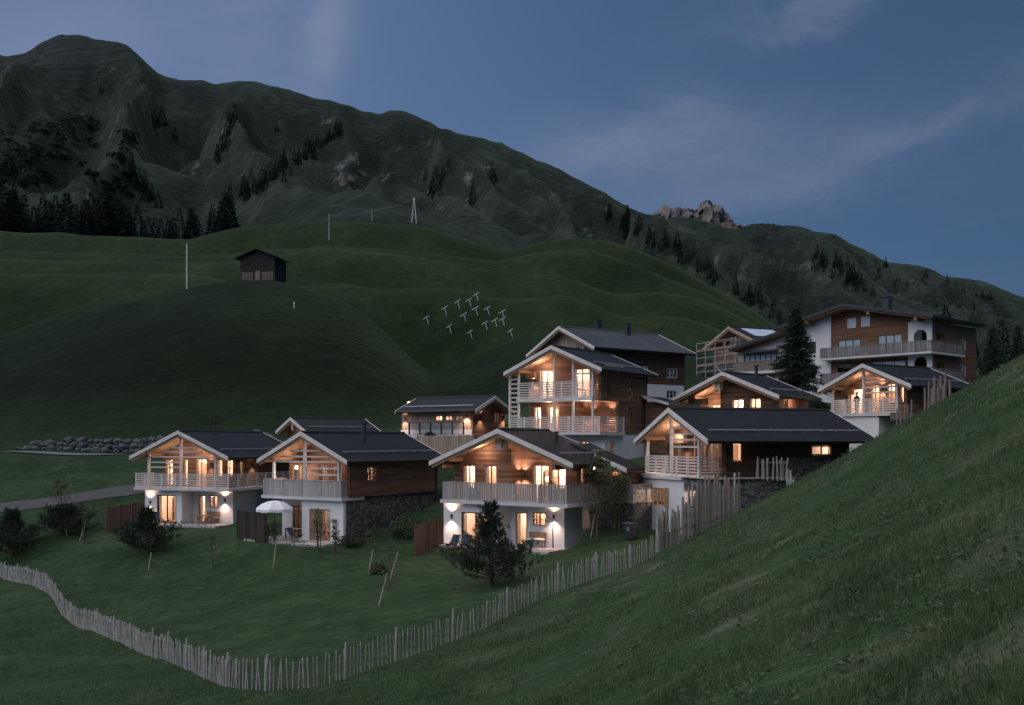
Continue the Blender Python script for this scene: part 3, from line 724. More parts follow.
room(h, -3.3, 3.2, 2.9, 6.2, -3.85, -1.3, 95, [(-2.2, 4.0, -1.9), (.4, 4.2, -1.9), (2.4, 4.0, -1.9)])
pendant(h, .25, 3.5, -1.85, -1.3); h.lamp(.6, 1.6, -.9, 25, .035); h.lamp(-1.8, 1.6, -1.35, 12, .03)  # the two small points are fill without fittings, added to warm the loggia
room(h, -3.55, -.5, 1.1, 4.2, -6.72, -4.15, 70, [(-1.7, 2.4, -4.8)]); room(h, -.2, 3.3, 2.5, 5, -6.72, -4.15, 60, [(.9, 3.6, -4.8)])
window(h, 'f', .8, -2.68, -.78, -6.72, -4.45, nx=2, curtain=.14, frame='frame_dark'); window(h, 'f', 2.2, .28, 1.04, -6.72, -4.5, nx=1, curtain=.3); window(h, 'f', 2.2, 1.36, 2.12, -5.5, -4.5, 2, 2, frame='frame')
sconce(h, 1.25, 2.6, -2.0, power=12); sconce(h, -3.3, .8, -5.05); sconce(h, 2.85, 2.2, -4.85, power=18); sconce(h, 3.5, 5.0, -2.0, 's', 9)
rail(h, [(-4.4, 2.5), (-4.4, .42), (4.42, .42), (4.42, 10.9)], -3.85, 1.15)
posts(h, (-3.2, -.1, 3.2), .5, -3.85, lambda x: zr-.36-sl*abs(x))
slats(h, -3.1, 3.1, .5, (-1.36,)); slats(h, -3.0, -.2, .5, (-1.8, -2.2)); slats(h, -1.9, 1.9, .5, (-.95,)); slats(h, -1.2, 1.2, .5, (-.62,))
h.part('tie_beam', MB().box(-3.7, 3.7, .42, .60, -1.68, -1.46), 'trim') if False else None

# ---------------------------------------------------------------- second chalet of the front row
h = House('chalet', 'timber chalet on stone and white base, tight board balcony, white parasol on its terrace', 'chalet', -14.43, 67, 32.1, -7.0, 'chalets of the village')
w_, zr, ze = 4.17, .55, -1.38; sl = (zr-ze)/w_
ro = roof(h, w_, zr, ze, 0, 11.3)
chimney(h, 1.35, 5.0, -.3, 1.3, .15, parent=ro)
m = wall(MB(), 'f', .6, -.5, 3.3, h.b-.6, -4.1, [(.19, 2.14, -6.88, -4.72)]); wall(m, 's', -.25, .85, 2.2, h.b-.6, -4.1)
wall(m, 'f', 2.2, -4.0, -.5, h.b-.6, -4.1, [(-1.5, -.75, -5.6, -4.6), (-3.0, -2.0, -6.88, -4.7)]); wall(m, 's', -3.75, 2.45, 11, h.b-.6, -4.1)
h.part('base_wall', m, 'plaster')
m = wall(MB(), 's', 3.3, .85, 11.0, h.b-1, -3.88); wall(m, 'f', 10.75, -3.25, 3.05, h.b-1, -3.88)
h.part('stone_wall', m, 'stone')
h.part('balcony_slab', MB().box(-4.13, 3.42, .3, 2.6, -4.1, -3.88), 'concrete')
up = [(-3.2, -1.7, -3.86, -1.75), (-.62, .2, -3.2, -1.75), (.75, 1.55, -3.86, -1.75), (1.9, 2.6, -3.2, -1.75)]
m = wall(MB(), 'f', 2.4, -3.5, 3.25, -3.87, -1.2, up); gable(m, 2.4, -3.5, 3.25, -1.2, zr-.34, sl)
wall(m, 's', 3.5, 1.0, 11.0, -3.87, -1.2, [(2.85, 3.98, -2.85, -1.86)]); wall(m, 's', -3.25, 2.65, 11.0, -3.87, -1.2); wall(m, 'f', 10.75, -3.25, 3.25, -3.87, -1.2); gable(m, 10.75, -3.25, 3.25, -1.2, zr-.34, sl)
h.part('timber_wall', m, 'log')
for a in up: window(h, 'f', 2.4, *a, nx=2, nz=1, curtain=.14)
window(h, 's', 3.5, 2.85, 3.98, -2.85, -1.86, 3, 2, curtain=.15)
for k in range(6): h.part('beam_end', MB().box(3.5, 3.72, 1.3+k*1.75, 1.5+k*1.75, -1.62, -1.40), 'beam')
room(h, -3.2, 3.2, 2.7, 6.4, -3.87, -1.25, 95, [(-2.2, 4.2, -1.8), (.2, 4.2, -1.8), (2.4, 4.0, -1.8)])
pendant(h, -2.0, 1.6, -1.95, -.9, .13); h.lamp(-2.0, 1.45, -2.1, 34, .05); h.lamp(1.2, 1.4, -1.0, 17, .03)  # pendant's own light, then an unfitted fill light added under the gable
room(h, -.2, 3.0, .9, 4.4, -6.88, -4.15, 150, [(1.8, 2.2, -4.75)]); room(h, -3.2, -.55, 2.5, 4.6, -6.88, -4.15, 25, [(-1.8, 3.5, -4.8)])
window(h, 'f', .6, 1.42, 2.14, -6.88, -4.72, 1, 1, curtain=.0); h.part('door', MB().box(.2, 1.41, .66, .74, -6.87, -4.73), 'beam')
window(h, 'f', 2.2, -1.5, -.75, -5.6, -4.6, 2, 1); window(h, 'f', 2.2, -3.0, -2.0, -6.88, -4.7, 2, 1, frame='frame_dark')
sconce(h, 2.85, 2.4, -2.1, power=14); sconce(h, -.85 + .35, 1.6, -4.8, 'w', 10)
rail(h, [(-3.95, 2.4), (-3.95, .42), (3.25, .42), (3.25, .95)], -3.88, 1.15, 'boards', 'grey_wood', 1.8)
posts(h, (-3.08, -.12, 3.0), .5, -3.88, lambda x: zr-.36-sl*abs(x))
slats(h, -3.0, 2.9, .5, (-1.5,)); slats(h, -2.4, 2.3, .5, (-1.14,)); slats(h, -1.5, 1.4, .5, (-.74,)); slats(h, 0, 2.9, .5, (-1.93, -2.37))
downpipe(h, 3.55, 10.7, -5.5, -1.6)

# ---------------------------------------------------------------- third chalet, with the wide gable
h = House('chalet', 'wide gabled timber chalet with baluster balcony behind the large bushy pine', 'chalet', -.9, 62, 33.1, -6.9, 'chalets of the village')
w_, zr, ze = 5.45, .68, -1.44; sl = (zr-ze)/w_
ro = roof(h, w_, zr, ze, 0, 6.3)
chimney(h, 2.3, 3.4, -.6, .55, .12, parent=ro)
f = lambda x: zr-sl*abs(x)
m = MB().prism([(2.6, f(2.6)+.12), (6.7, f(6.7)+.12), (6.7, f(6.7)-.1), (2.6, f(2.6)-.1)], 'y', 4.7, 7.4); ro2 = h.part('porch_roof', m, 'roof')
h.part('barge_board', MB().prism([(4.4, f(4.4)+.15), (6.72, f(6.72)+.15), (6.72, f(6.72)-.14), (4.4, f(4.4)-.14)], 'y', 4.62, 4.69), 'trim', ro2)
h.part('snow_guard', MB().tube([(4.2, 4.9, f(4.2)+.28), (4.2, 8, f(4.2)+.28)], .04, 6), 'metal_pale', ro2)
m = wall(MB(), 'f', .8, -4.89, -.4, h.b-.6, -4.17, [(-3.44, -1.21, -6.8, -4.72)]); wall(m, 's', -.4, 1.05, 2.0, h.b-.6, -4.17)
wall(m, 'f', 2.0, -.4, 3.7, h.b-.6, -4.17, [(.02, .98, -6.8, -4.68), (1.36, 2.33, -5.5, -4.64)]); wall(m, 's', 3.7, 2.25, 9.8, h.b-.6, -4.17); wall(m, 's', -4.64, 1.05, 9.8, h.b-.6, -4.17); wall(m, 'f', 9.55, -4.64, 3.45, h.b-.6, -4.17)
h.part('base_wall', m, 'plaster')
h.part('balcony_slab', MB().prism([(-4.8, .3), (4.9, .3), (4.9, 4.4), (3.6, 4.4), (3.6, 2.3), (-4.8, 2.3)], 'z', -4.15, -3.93), 'concrete')
upl = [(-4.0, -2.9, -3.3, -1.66), (-2.24, -1.18, -3.92, -1.66)]; upr = [(.75, 2.05, -3.92, -1.62), (2.08, 3.3, -3.2, -1.62)]
m = wall(MB(), 'f', 1.7, -4.6, -.1, -3.92, -1.35, upl); gable(m, 1.7, -4.6, -.1, -1.35, zr-.34, sl)
wall(m, 's', -.1, 1.95, 2.9, -3.92, .2); wall(m, 'f', 2.9, -.1, 4.1, -3.92, -1.35, upr); gable(m, 2.9, -.1, 4.1, -1.35, zr-.34, sl)
wall(m, 's', 4.1, 3.15, 5.0, -3.92, -1.2, [(3.5, 4.1, -3.1, -1.75)]); wall(m, 's', -4.35, 1.95, 9.8, -3.92, -1.3)
wall(m, 'f', 5.0, 3.85, 6.2, -3.95, -2.05, [(4.75, 5.45, -3.94, -2.1)]); wall(m, 's', 6.2, 5.25, 9.8, -3.95, -2.1); wall(m, 'f', 9.55, -4.35, 5.95, -3.92, -2.1)
h.part('timber_wall', m, 'log')
for a in upl: window(h, 'f', 1.7, *a, nx=2, curtain=.2)
for a in upr: window(h, 'f', 2.9, *a, nx=2, nz=2 if a[0] > 2 else 1, curtain=.12)
window(h, 's', 4.1, 3.5, 4.1, -3.1, -1.75, 1, 2)
h.part('door', MB().box(4.76, 5.44, 5.08, 5.14, -3.93, -2.11), 'beam')
room(h, -4.3, -.45, 2.0, 5.2, -3.92, -1.4, 85, [(-2.0, 3.4, -1.9), (-3.6, 3.2, -1.9)]); room(h, -.05, 3.8, 3.2, 5.9, -3.92, -1.4, 120, [(1.3, 4.4, -1.8), (2.9, 4.4, -1.8)])
pendant(h, 1.45, 3.7, -2.55, -1.4, .17); pendant(h, -3.0, 2.5, -2.75, -1.4, .14)
room(h, -4.6, -.7, 1.1, 4.6, -6.8, -4.25, 100, [(-2.3, 2.8, -4.8)]); room(h, -.1, 3.4, 2.3, 5, -6.8, -4.25, 75, [(1.0, 3.6, -4.8)])
# bed and lamp seen through the patio door
h.part('bed', MB().box(-3.0, -1.3, 2.2, 4.1, -6.78, -6.2), 'fleece')
window(h, 'f', .8, -3.44, -1.21, -6.8, -4.72, 2, 1, curtain=.12, frame='frame_dark'); window(h, 'f', 2.0, .02, .98, -6.8, -4.68, 1, 1, curtain=.25); window(h, 'f', 2.0, 1.36, 2.33, -5.5, -4.64, 2, 2, frame='frame')
sconce(h, -4.2, .8, -5.05, power=20); sconce(h, 2.95, 2.0, -4.85, power=22); sconce(h, .22, 2.9, -2.3, 'f', 30); h.lamp(-2.0, 1.0, -.75, 20, .03); h.lamp(2.2, 2.0, -1.0, 18, .03); sconce(h, 5.75, 5.0, -2.62, 'f', 14)  # the two bare points are added fill for the gable boards, no fittings
rail(h, [(-4.6, 2.2), (-4.6, .42), (4.75, .42), (4.75, 4.3)], -3.93, 1.18, 'balusters', 'grey_wood', 1.9)
h.part('gable_block', MB().box(-.62, -.18, .6, 1.0, -.62, .08), 'trim')  # pale block hanging at the apex, end of the ridge purlin, unlit
h.part('gable_block', MB().box(-.16, .30, .75, 1.2, -.55, .06), 'frame')
for x in (-4.95, 3.75): h.part('corner_beam', MB().box(x, x+.26, .35, 1.75 if x < 0 else 3.0, -1.85, -1.5), 'beam')

# ---------------------------------------------------------------- chalet with the long roof at the palisade
h = House('chalet', 'timber chalet with long dark roof and slatted balcony behind the tall palisade', 'chalet', 9.75, 61, 71.0, -5.75, 'chalets of the village')
w_, zr, ze = 4.77, 1.97, 0.0; sl = (zr-ze)/w_
ro = roof(h, w_, zr, ze, 0, 11.9)
m = wall(MB(), 'f', .4, -4.3, 1.13, h.b-.6, -2.5, [(-3.08, -1.2, -4.22, -3.1)]); wall(m, 's', 1.13, .65, 1.5, h.b-.6, -2.5); wall(m, 's', -4.05, .65, 11, h.b-.6, -2.5); wall(m, 'f', 10.75, -4.05, 3.0, h.b-.6, -2.5)
h.part('base_wall', m, 'plaster')
m = wall(MB(), 'f', .45, 1.16, 4.4, h.b-1, -2.32, [(1.16, 2.9, h.b-1, -3.05)]); wall(m, 's', 4.4, .7, 6.0, h.b-1, -2.32); wall(m, 's', 3.25, 6.0, 11.0, -4, -1.06, []); wall(m, 'f', 6.0, 3.3, 4.15, h.b-1, -2.34)
h.part('stone_wall', m, 'stone')
h.part('balcony_slab', MB().box(-4.42, 1.12, .25, 2.0, -2.48, -2.25), 'concrete'); h.part('deck', MB().prism([(1.13, .3), (4.55, .3), (4.55, 6.1), (3.26, 6.1), (3.26, 2.0), (1.13, 2.0)], 'z', -2.30, -2.24), 'paving')
up = [(-3.3, -1.9, -2.22, -.1), (-.35, .55, -2.22, .25), (.95, 2.6, -2.22, .2)]
m = wall(MB(), 'f', 2.0, -3.8, 3.2, -2.24, .25, up); gable(m, 2.0, -3.8, 3.2, .25, zr-.34, sl)
wall(m, 's', 3.2, 2.25, 11.0, -2.24, .3, [(2.6, 3.3, -1.3, -.1), (8.2, 9.75, -.95, -.35)]); wall(m, 's', -3.55, 2.25, 11, -2.24, .3); wall(m, 'f', 10.75, -3.55, 2.95, -2.24, .3); gable(m, 10.75, -3.55, 2.95, .3, zr-.34, sl)
h.part('timber_wall', m, 'log_dark')
h.part('log_block', MB().box(3.0, 3.35, 1.75, 2.05, -2.24, .25), 'log')
window(h, 'f', 2.0, *up[0], nx=2, frame='frame_dark', inset=-.02, depth=.06); window(h, 'f', 2.0, *up[1], nx=1, curtain=.42, inset=-.02, depth=.06); window(h, 'f', 2.0, *up[2], nx=2, curtain=.2, inset=-.02, depth=.06)
window(h, 's', 3.2, 2.6, 3.3, -1.3, -.1, 1, 1); window(h, 's', 3.2, 8.2, 9.75, -.95, -.35, 2, 1, curtain=.1)
room(h, -3.5, 2.9, 2.3, 6.0, -2.24, .2, 130, [(.2, 2.9, -.4), (1.9, 2.9, -.4)]); h.lamp(1.5, 1.35, .45, 34, .03); h.lamp(-1.6, 1.2, .35, 24, .03); sconce(h, -1.2, 2.0, -.45, power=10); room(h, -3.5, 2.9, 7.6, 10.6, -2.24, .2, 55, [(1.8, 9.0, -.5)])  # small points in the loggia: added warm fill, no fitting there
room(h, -4.0, 1.0, .7, 3.6, -5.65, -2.55, 75, [(-2.2, 1.9, -3.2)]); room(h, 1.2, 4.1, 1.7, 4, -5.65, -2.55, 80, [(2.0, 2.3, -3.1)])
window(h, 'f', .4, -3.08, -1.2, -4.22, -3.1, 3, 2, frame='frame')
for x0, x1 in ((-3.62, -3.1), (-1.18, -.72)): h.part('shutter', MB().box(x0, x1, .34, .39, -4.3, -3.02), 'frame')
window(h, 'f', 1.45, 1.18, 2.9, -5.65, -3.05, 2, 1, frame='frame', curtain=.1)
h.part('entry_reveal', MB().box(2.9, 2.95, .75, 1.45, -5.65, -3.05), 'plaster')
rail(h, [(-3.9, 2.0), (-3.9, .42), (3.02, .42), (3.02, 1.95)], -2.24, 1.22)
posts(h, (-3.84, -.56, 2.9), .5, -2.24, lambda x: zr-.36-sl*abs(x))
slats(h, -.5, 2.8, .5, (.02, -.42)); slats(h, -.5, 2.4, .5, (.38,)); slats(h, -.5, 1.7, .5, (.78,))
h.part('tie_beam', MB().box(-3.8, -1.0, 1.6, 1.85, -.2, .35), 'beam')
for k in range(8): h.part('beam_end', MB().box(3.2, 3.5, 2.6+k*1.12, 2.76+k*1.12, .02, .2), 'beam')
downpipe(h, 3.35, 10.6, -2.4, .1)

# ---------------------------------------------------------------- three-storey chalet in the middle
h = House('chalet', 'three storey timber chalet with two stacked slatted balconies', 'chalet', 3.0, 75, 34.5, -1.6, 'chalets of the village')
w_, zr, ze = 4.40, 7.22, 5.32; sl = (zr-ze)/w_
ro = roof(h, w_, zr, ze, 0, 9.4)
m = wall(MB(), 'f', 1.5, -3.4, 3.8, h.b-.8, .38, [(1.74, 2.5, -.7, -.1)]); wall(m, 's', 3.8, 1.75, 8.6, h.b-.8, .38, [(2.44, 3.2, -1.2, -.1)]); wall(m, 's', -3.15, 1.75, 8.6, h.b-.8, .38); wall(m, 'f', 8.35, -3.15, 3.55, h.b-.8, .38)
h.part('base_wall', m, 'plaster')
h.part('balcony_slab', MB().prism([(-4.25, .25), (4.1, .25), (4.1, 4.3), (3.0, 4.3), (3.0, 2.2), (-4.25, 2.2)], 'z', .40, .62), 'concrete')
h.part('balcony_slab', MB().box(-3.4, 3.45, .25, 2.1, 2.98, 3.26), 'trim')
u2 = [(-2.36, -.93, 3.28, 5.55), (.83, 2.26, 3.28, 5.55)]; u1 = [(-3.0, -2.2, .64, 2.65), (-1.72, -.5, .64, 2.65), (1.14, 3.9, .63, 2.96)]
m = wall(MB(), 'f', 2.0, -3.4, 3.8, .63, 5.5, u2+u1); gable(m, 2.0, -3.4, 3.8, 5.5, zr-.34, sl)
wall(m, 's', 3.8, 1.0, 8.6, .63, 5.5, [(5.55, 6.25, 3.39, 4.89), (5.48, 6.36, 1.67, 2.55), (1.0, 3.7, .63, 2.97)]); wall(m, 's', -3.15, 2.25, 8.6, .63, 5.5); wall(m, 'f', 8.35, -3.15, 3.55, .63, 5.5); gable(m, 8.35, -3.15, 3.55, 5.5, zr-.34, sl)
wall(m, 'f', 3.7, 1.0, 3.79, .63, 2.98); wall(m, 's', 1.14, 2.25, 3.7, .63, 2.98)
h.part('timber_wall', m, 'log')
h.part('niche_ceiling', MB().box(1.15, 3.54, 2.26, 3.69, 2.99, 3.05), 'soffit')
for a in u2: window(h, 'f', 2.0, *a, nx=2, nz=2 if a[0] > 0 else 1, curtain=.1, frame='trim_white')
for a in u1[:2]: window(h, 'f', 2.0, *a, nx=2, curtain=.18)
window(h, 's', 3.8, 5.55, 6.25, 3.39, 4.89, 1, 1); window(h, 's', 3.8, 5.48, 6.36, 1.67, 2.55, 2, 1, frame='frame_dark'); window(h, 'f', 1.5, 1.74, 2.5, -.7, -.1, 2, 1, frame='frame_dark'); window(h, 's', 3.8, 2.44, 3.2, -1.2, -.1, 2, 1, frame='frame')
room(h, -3.1, 3.5, 2.3, 5.3, 3.27, 5.7, 100, [(-1.6, 3.6, 5.2), (1.6, 3.6, 5.2)]); room(h, -3.1, .8, 2.3, 5.3, .63, 2.9, 110, [(-2.4, 3.4, 2.3), (-.9, 3.4, 2.3)]); room(h, .9, 3.5, 1.8, 4.6, h.b+.3, .35, 40, [(2.6, 2.9, -.3)])
sconce(h, -2.75, 2.0, 4.7, power=22); sconce(h, 3.15, 2.0, 4.75, power=20); sconce(h, 1.6, 3.7, 2.1, power=18); sconce(h, 3.3, 3.7, 2.1, power=22); h.lamp(2.4, 1.2, 2.75, 20, .03); h.lamp(-1.6, 1.2, 5.7, 26, .03); h.lamp(-1.0, 1.2, 2.7, 12, .03)  # the three bare points are fill added over the balconies, without fittings
rail(h, [(-3.3, .42), (3.35, .42), (3.35, 1.95)], 3.26, 1.22); rail(h, [(-4.1, 2.0), (-4.1, .42), (4.0, .42), (4.0, 4.2)], .62, 1.15)
posts(h, (-3.3, .03, 1.69, 3.4), .45, .62, lambda x: zr-.36-sl*abs(x), d=.15); posts(h, (-4.15,), .45, .62, lambda x: zr-.36-sl*abs(x), d=.15)
slats(h, -4.1, -3.35, .45, [1.9+.36*k for k in range(9)]); slats(h, 1.75, 3.35, .45, (5.0,))
h.part('tie_beam', MB().box(-3.4, -2.6, 1.6, 1.95, 4.9, 5.35), 'beam')
downpipe(h, 3.85, 8.45, -1.2, 5.2)
# the low timber annex at its back corner
m = MB().box(3.95, 5.9, 8.0, 11.0, h.b-.5, 3.0); h.part('annex_wall', m, 'log')
h.part('annex_roof', MB().prism([(3.95, 3.55), (6.2, 2.95), (6.2, 2.77), (3.95, 3.37)], 'y', 7.6, 11.4), 'roof'); h.part('barge_board', MB().prism([(3.95, 3.60), (6.22, 2.97), (6.22, 2.75), (3.95, 3.37)], 'y', 7.53, 7.59), 'trim')

# ---------------------------------------------------------------- old house with the grey roof behind it
h = House('farmhouse', 'large old dark brown house with grey metal roof and two chimneys, behind the tall chalet', 'house', 4.54, 95, 55.9, 3.4)
w_, zr, ze = 5.46, 11.0, 8.62; sl = (zr-ze)/w_
ro = roof(h, w_, zr, ze, 0, 12.9, 'roof_grey', guard=False)
chimney(h, -.6, 5.4, 10.4, 12.05, .25, 'metal', ro, True); chimney(h, .9, 8.0, 10.3, 11.75, .22, 'metal', ro, True)
m = wall(MB(), 'f', .9, -4.5, 4.5, 5.5, 8.9, [(2.1, 2.8, 8.4, 8.9)]); m2 = gable(MB(), .9, -4.5, 4.5, 8.902, zr-.36, sl)
wall(m, 's', 4.5, 1.15, 12.4, 5.5, 8.7, [(6.77, 7.5, 6.5, 7.2), (9.95, 11.4, 6.15, 7.1)]); wall(m, 's', -4.25, 1.15, 12.4, 5.5, 8.7); wall(m, 'f', 12.15, -4.25, 4.25, 5.5, 8.7); gable(m, 12.15, -4.25, 4.25, 8.7, zr-.36, sl)
h.part('timber_wall', m, 'log_dark'); h.part('gable_boarding', m2, 'larch')
m = wall(MB(), 's', 4.45, 1.15, 12.3, h.b-1, 5.498, [(9.95, 11.4, 4.1, 4.9)]); wall(m, 'f', .95, -4.4, 4.45, h.b-1, 5.498); wall(m, 's', -4.2, 1.15, 12.3, h.b-1, 5.498); wall(m, 'f', 12.05, -4.2, 4.2, h.b-1, 5.498)
h.part('base_wall', m, 'plaster')
window(h, 's', 4.5, 6.77, 7.5, 6.5, 7.2, 2, 1, blind=True, frame='trim_white'); window(h, 's', 4.5, 9.95, 11.4, 6.15, 7.1, 3, 2, frame='trim_white'); window(h, 's', 4.45, 9.95, 11.4, 4.1, 4.9, 3, 1, frame='trim_white'); window(h, 'f', .9, 2.1, 2.8, 8.4, 8.9, 2, 1, frame='trim_white', blind=True)
downpipe(h, 4.6, 4.6, 5.6, 8.5)

# ---------------------------------------------------------------- long low house on the upper terrace, left
h = House('lodge', 'low timber lodge with bright wall lamps on the upper terrace above the roofs', 'chalet', -1.45, 85, -57, .25, 'chalets of the village')
w_, zr, ze = 3.0, 3.80, 2.55; sl = (zr-ze)/w_
ro = roof(h, w_, zr, ze, 0, 8.7)
m = wall(MB(), 'f', .8, -2.2, 2.7, .25, 2.5, [(-.5, .25, 1.0, 2.5), (1.0, 1.85, 1.5, 2.45)]); gable(m, .8, -2.2, 2.7, 2.5, zr-.34, sl)
wall(m, 's', 2.7, 1.05, 8.8, .25, 2.5); wall(m, 'f', 8.6, -2.0, 2.5, .25, 2.5)
h.part('timber_wall', m, 'log')
m = wall(MB(), 's', -1.95, 1.05, 8.6, .9, 2.5, [(4.1, 4.9, 1.66, 2.12), (3.0, 3.8, 1.66, 2.12), (1.9, 2.7, 1.66, 2.12)], t=.25); h.part('board_wall', m, 'larch')
h.part('plinth', MB().box(-2.24, -1.9, .9, 8.7, h.b-1.4, .9), 'plaster')
for a in (4.1, 3.0, 1.9): window(h, 's', -2.2, a, a+.8, 1.66, 2.12, 2, 1, out=-1)
window(h, 'f', .8, 1.0, 1.85, 1.5, 2.45, 2, 1); h.part('door', MB().box(-.49, .24, .86, .92, 1.0, 2.49), 'beam')
room(h, -1.9, 2.4, 1.1, 5.8, .35, 2.5, 70, [(-.6, 2.3, 2.1), (-.6, 4.3, 2.1)], sides='')
sconce(h, -1.15, .8, 2.0, power=16); sconce(h, 2.45, .8, 2.05, power=16); sconce(h, -2.2, 8.2, 1.95, 'w', 16); sconce(h, -2.2, 1.45, 2.2, 'w', 30)
rail(h, [(-2.9, 7.2), (-2.9, 1.3)], .45, 1.1, 'glass', 'metal', 1.1)
h.part('terrace_slab', MB().box(-3.05, -2.25, 1.0, 8.0, .2, .44), 'concrete')

# ---------------------------------------------------------------- small gable behind the second chalet
h = House('chalet', 'timber gable with dark roof peeping over the roof of the second front chalet', 'chalet', -20.79, 92, 49.5, -.9, 'chalets of the village')
w_, zr, ze = 2.9, 2.1, .84; sl = (zr-ze)/w_
roof(h, w_, zr, ze, 0, 8.1)
m = wall(MB(), 'f', .9, -2.3, 2.3, h.b-1, .6); gable(m, .9, -2.3, 2.3, .6, zr-.34, sl); wall(m, 's', 2.3, 1.15, 7.6, h.b-1, .8); wall(m, 's', -2.05, 1.15, 7.6, h.b-1, .8); wall(m, 'f', 7.4, -2.05, 2.05, h.b-1, .8)
h.part('timber_wall', m, 'log'); h.part('roof_post', MB().box(-.09, .09, .15, .33, .9, zr-.4), 'trim')
h.lamp(0, .3, .9, 5, .08)

# ---------------------------------------------------------------- gable behind the long roof
h = House('chalet', 'timber chalet with lit square windows and black flue, half hidden behind the long dark roof', 'chalet', 16.96, 79, 46.1, -1.0, 'chalets of the village')
w_, zr, ze = 5.15, 5.48, 3.42; sl = (zr-ze)/w_
ro = roof(h, w_, zr, ze, 0, 6.4)
chimney(h, 1.5, 2.6, 4.4, 6.1, .14, parent=ro)
up = [(-.17, 1.03, 2.4, 3.32), (1.5, 2.6, 2.4, 3.36)]; upl = [(-3.4, -1.9, 1.2, 3.0)]
m = wall(MB(), 'f', 1.5, -1.2, 4.2, h.b-1, 3.5, up); gable(m, 1.5, -1.2, 4.2, 3.5, zr-.34, sl); wall(m, 's', -.95, 1.75, 2.9, h.b-1, 4.6)
wall(m, 'f', 2.9, -4.2, -1.2, h.b-1, 3.3, upl); gable(m, 2.9, -4.2, -1.2, 3.3, zr-.34, sl); wall(m, 's', 4.2, 1.75, 6.1, h.b-1, 3.5, [(2.3, 2.9, 2.4, 3.2)]); wall(m, 'f', 5.9, -4.2, 3.95, h.b-1, 3.3); wall(m, 's', -3.95, 3.15, 5.9, h.b-1, 3.3)
h.part('timber_wall', m, 'log')
for a in up: window(h, 'f', 1.5, *a, nx=2, curtain=.12)
window(h, 'f', 2.9, *upl[0], nx=2, curtain=.2); window(h, 's', 4.2, 2.3, 2.9, 2.4, 3.2, 1, 1)
room(h, -.9, 3.9, 1.8, 5.6, .9, 3.45, 130, [(1.9, 3.2, 3.0), (.4, 3.2, 3.0)]); room(h, -3.9, -1.0, 3.2, 5.7, .9, 3.2, 60, [(-2.5, 4.4, 2.7)])
h.lamp(-2.6, 1.6, 3.1, 46, .05); h.lamp(4.6, 3.2, 3.0, 9, .05)  # bare lights without fittings, added to warm the loggia
h.part('gable_block', MB().box(-1.05, -.6, .5, .95, 4.1, 4.75), 'trim')  # plain unlit block hanging under the ridge
h.part('tie_beam', MB().box(-4.2, -2.4, 1.2, 1.5, 3.0, 3.45), 'beam')

# ---------------------------------------------------------------- chalet on the right, behind the hillside
h = House('chalet', 'timber chalet with slatted balcony and a person at its lit door, below the hotel', 'chalet', 27.54, 77, 57.5, -1.4, 'chalets of the village')
w_, zr, ze = 4.35, 5.97, 4.14; sl = (zr-ze)/w_
ro = roof(h, w_, zr, ze, 0, 8.6)
m = wall(MB(), 'f', .45, -3.3, 1.15, h.b-1, 1.86); wall(m, 's', 1.15, .7, 2.4, h.b-1, 1.86); wall(m, 'f', 2.4, .9, 3.4, h.b-1, 1.86, [(1.3, 2.1, h.b-1, 1.2)]); wall(m, 's', -3.05, .7, 8, h.b-1, 1.86)
h.part('base_wall', m, 'plaster')
m = wall(MB(), 's', 3.5, 2.2, 8.0, h.b-1, 2.04); wall(m, 'f', 7.8, -3.05, 3.25, h.b-1, 2.04); m.box(2.3, 4.4, .3, 2.2, 1.5, 2.04); h.part('stone_wall', m, 'stone')
h.part('balcony_slab', MB().box(-3.5, 2.29, .28, 2.3, 1.88, 2.07), 'concrete')
up = [(-3.2, -1.7, 2.08, 4.2), (-.98, -.1, 2.08, 4.4), (.52, 1.35, 2.9, 4.5), (1.7, 2.5, 2.9, 4.2)]
m = wall(MB(), 'f', 2.2, -3.4, 3.4, 2.07, 4.5, up); gable(m, 2.2, -3.4, 3.4, 4.5, zr-.34, sl); wall(m, 's', 3.4, 2.45, 8, 2.07, 4.3, [(4.0, 5.5, 2.5, 3.7)]); wall(m, 's', 3.4, .8, 2.2, 2.07, 4.3); wall(m, 's', -3.15, 2.45, 8, 2.07, 4.3); wall(m, 'f', 7.8, -3.15, 3.15, 2.07, 4.3)
h.part('timber_wall', m, 'log')
for k, a in enumerate(up): window(h, 'f', 2.2, *a, nx=1 if k == 0 else 2, nz=2 if k == 2 else 1, curtain=.0 if k == 0 else .16)
window(h, 's', 3.4, 4.0, 5.5, 2.5, 3.7, 2, 1, frame='frame_dark')
room(h, -3.1, 3.1, 2.5, 5.6, 2.08, 4.5, 75, [(-2.2, 3.8, 4.0), (.4, 3.8, 4.0), (2.1, 3.8, 4.0)])
sconce(h, .2, 2.2, 4.1, power=26); h.lamp(-1.0, 1.2, 4.7, 16, .05)  # the point light is added fill under the gable, without a fitting
rail(h, [(-3.3, 2.1), (-3.3, .42), (2.85, .42), (2.85, 2.1)], 2.07, 1.18)
posts(h, (-3.3, -.28, 2.77), .5, 2.07, lambda x: zr-.36-sl*abs(x))
slats(h, -.2, 2.7, .5, (4.12, 3.7)); slats(h, -.2, 2.2, .5, (4.55,)); slats(h, -.2, 1.4, .5, (5.0,))
h.part('tie_beam', MB().box(-3.4, -2.3, 1.7, 1.95, 3.7, 4.2), 'beam')
chalet_person = h

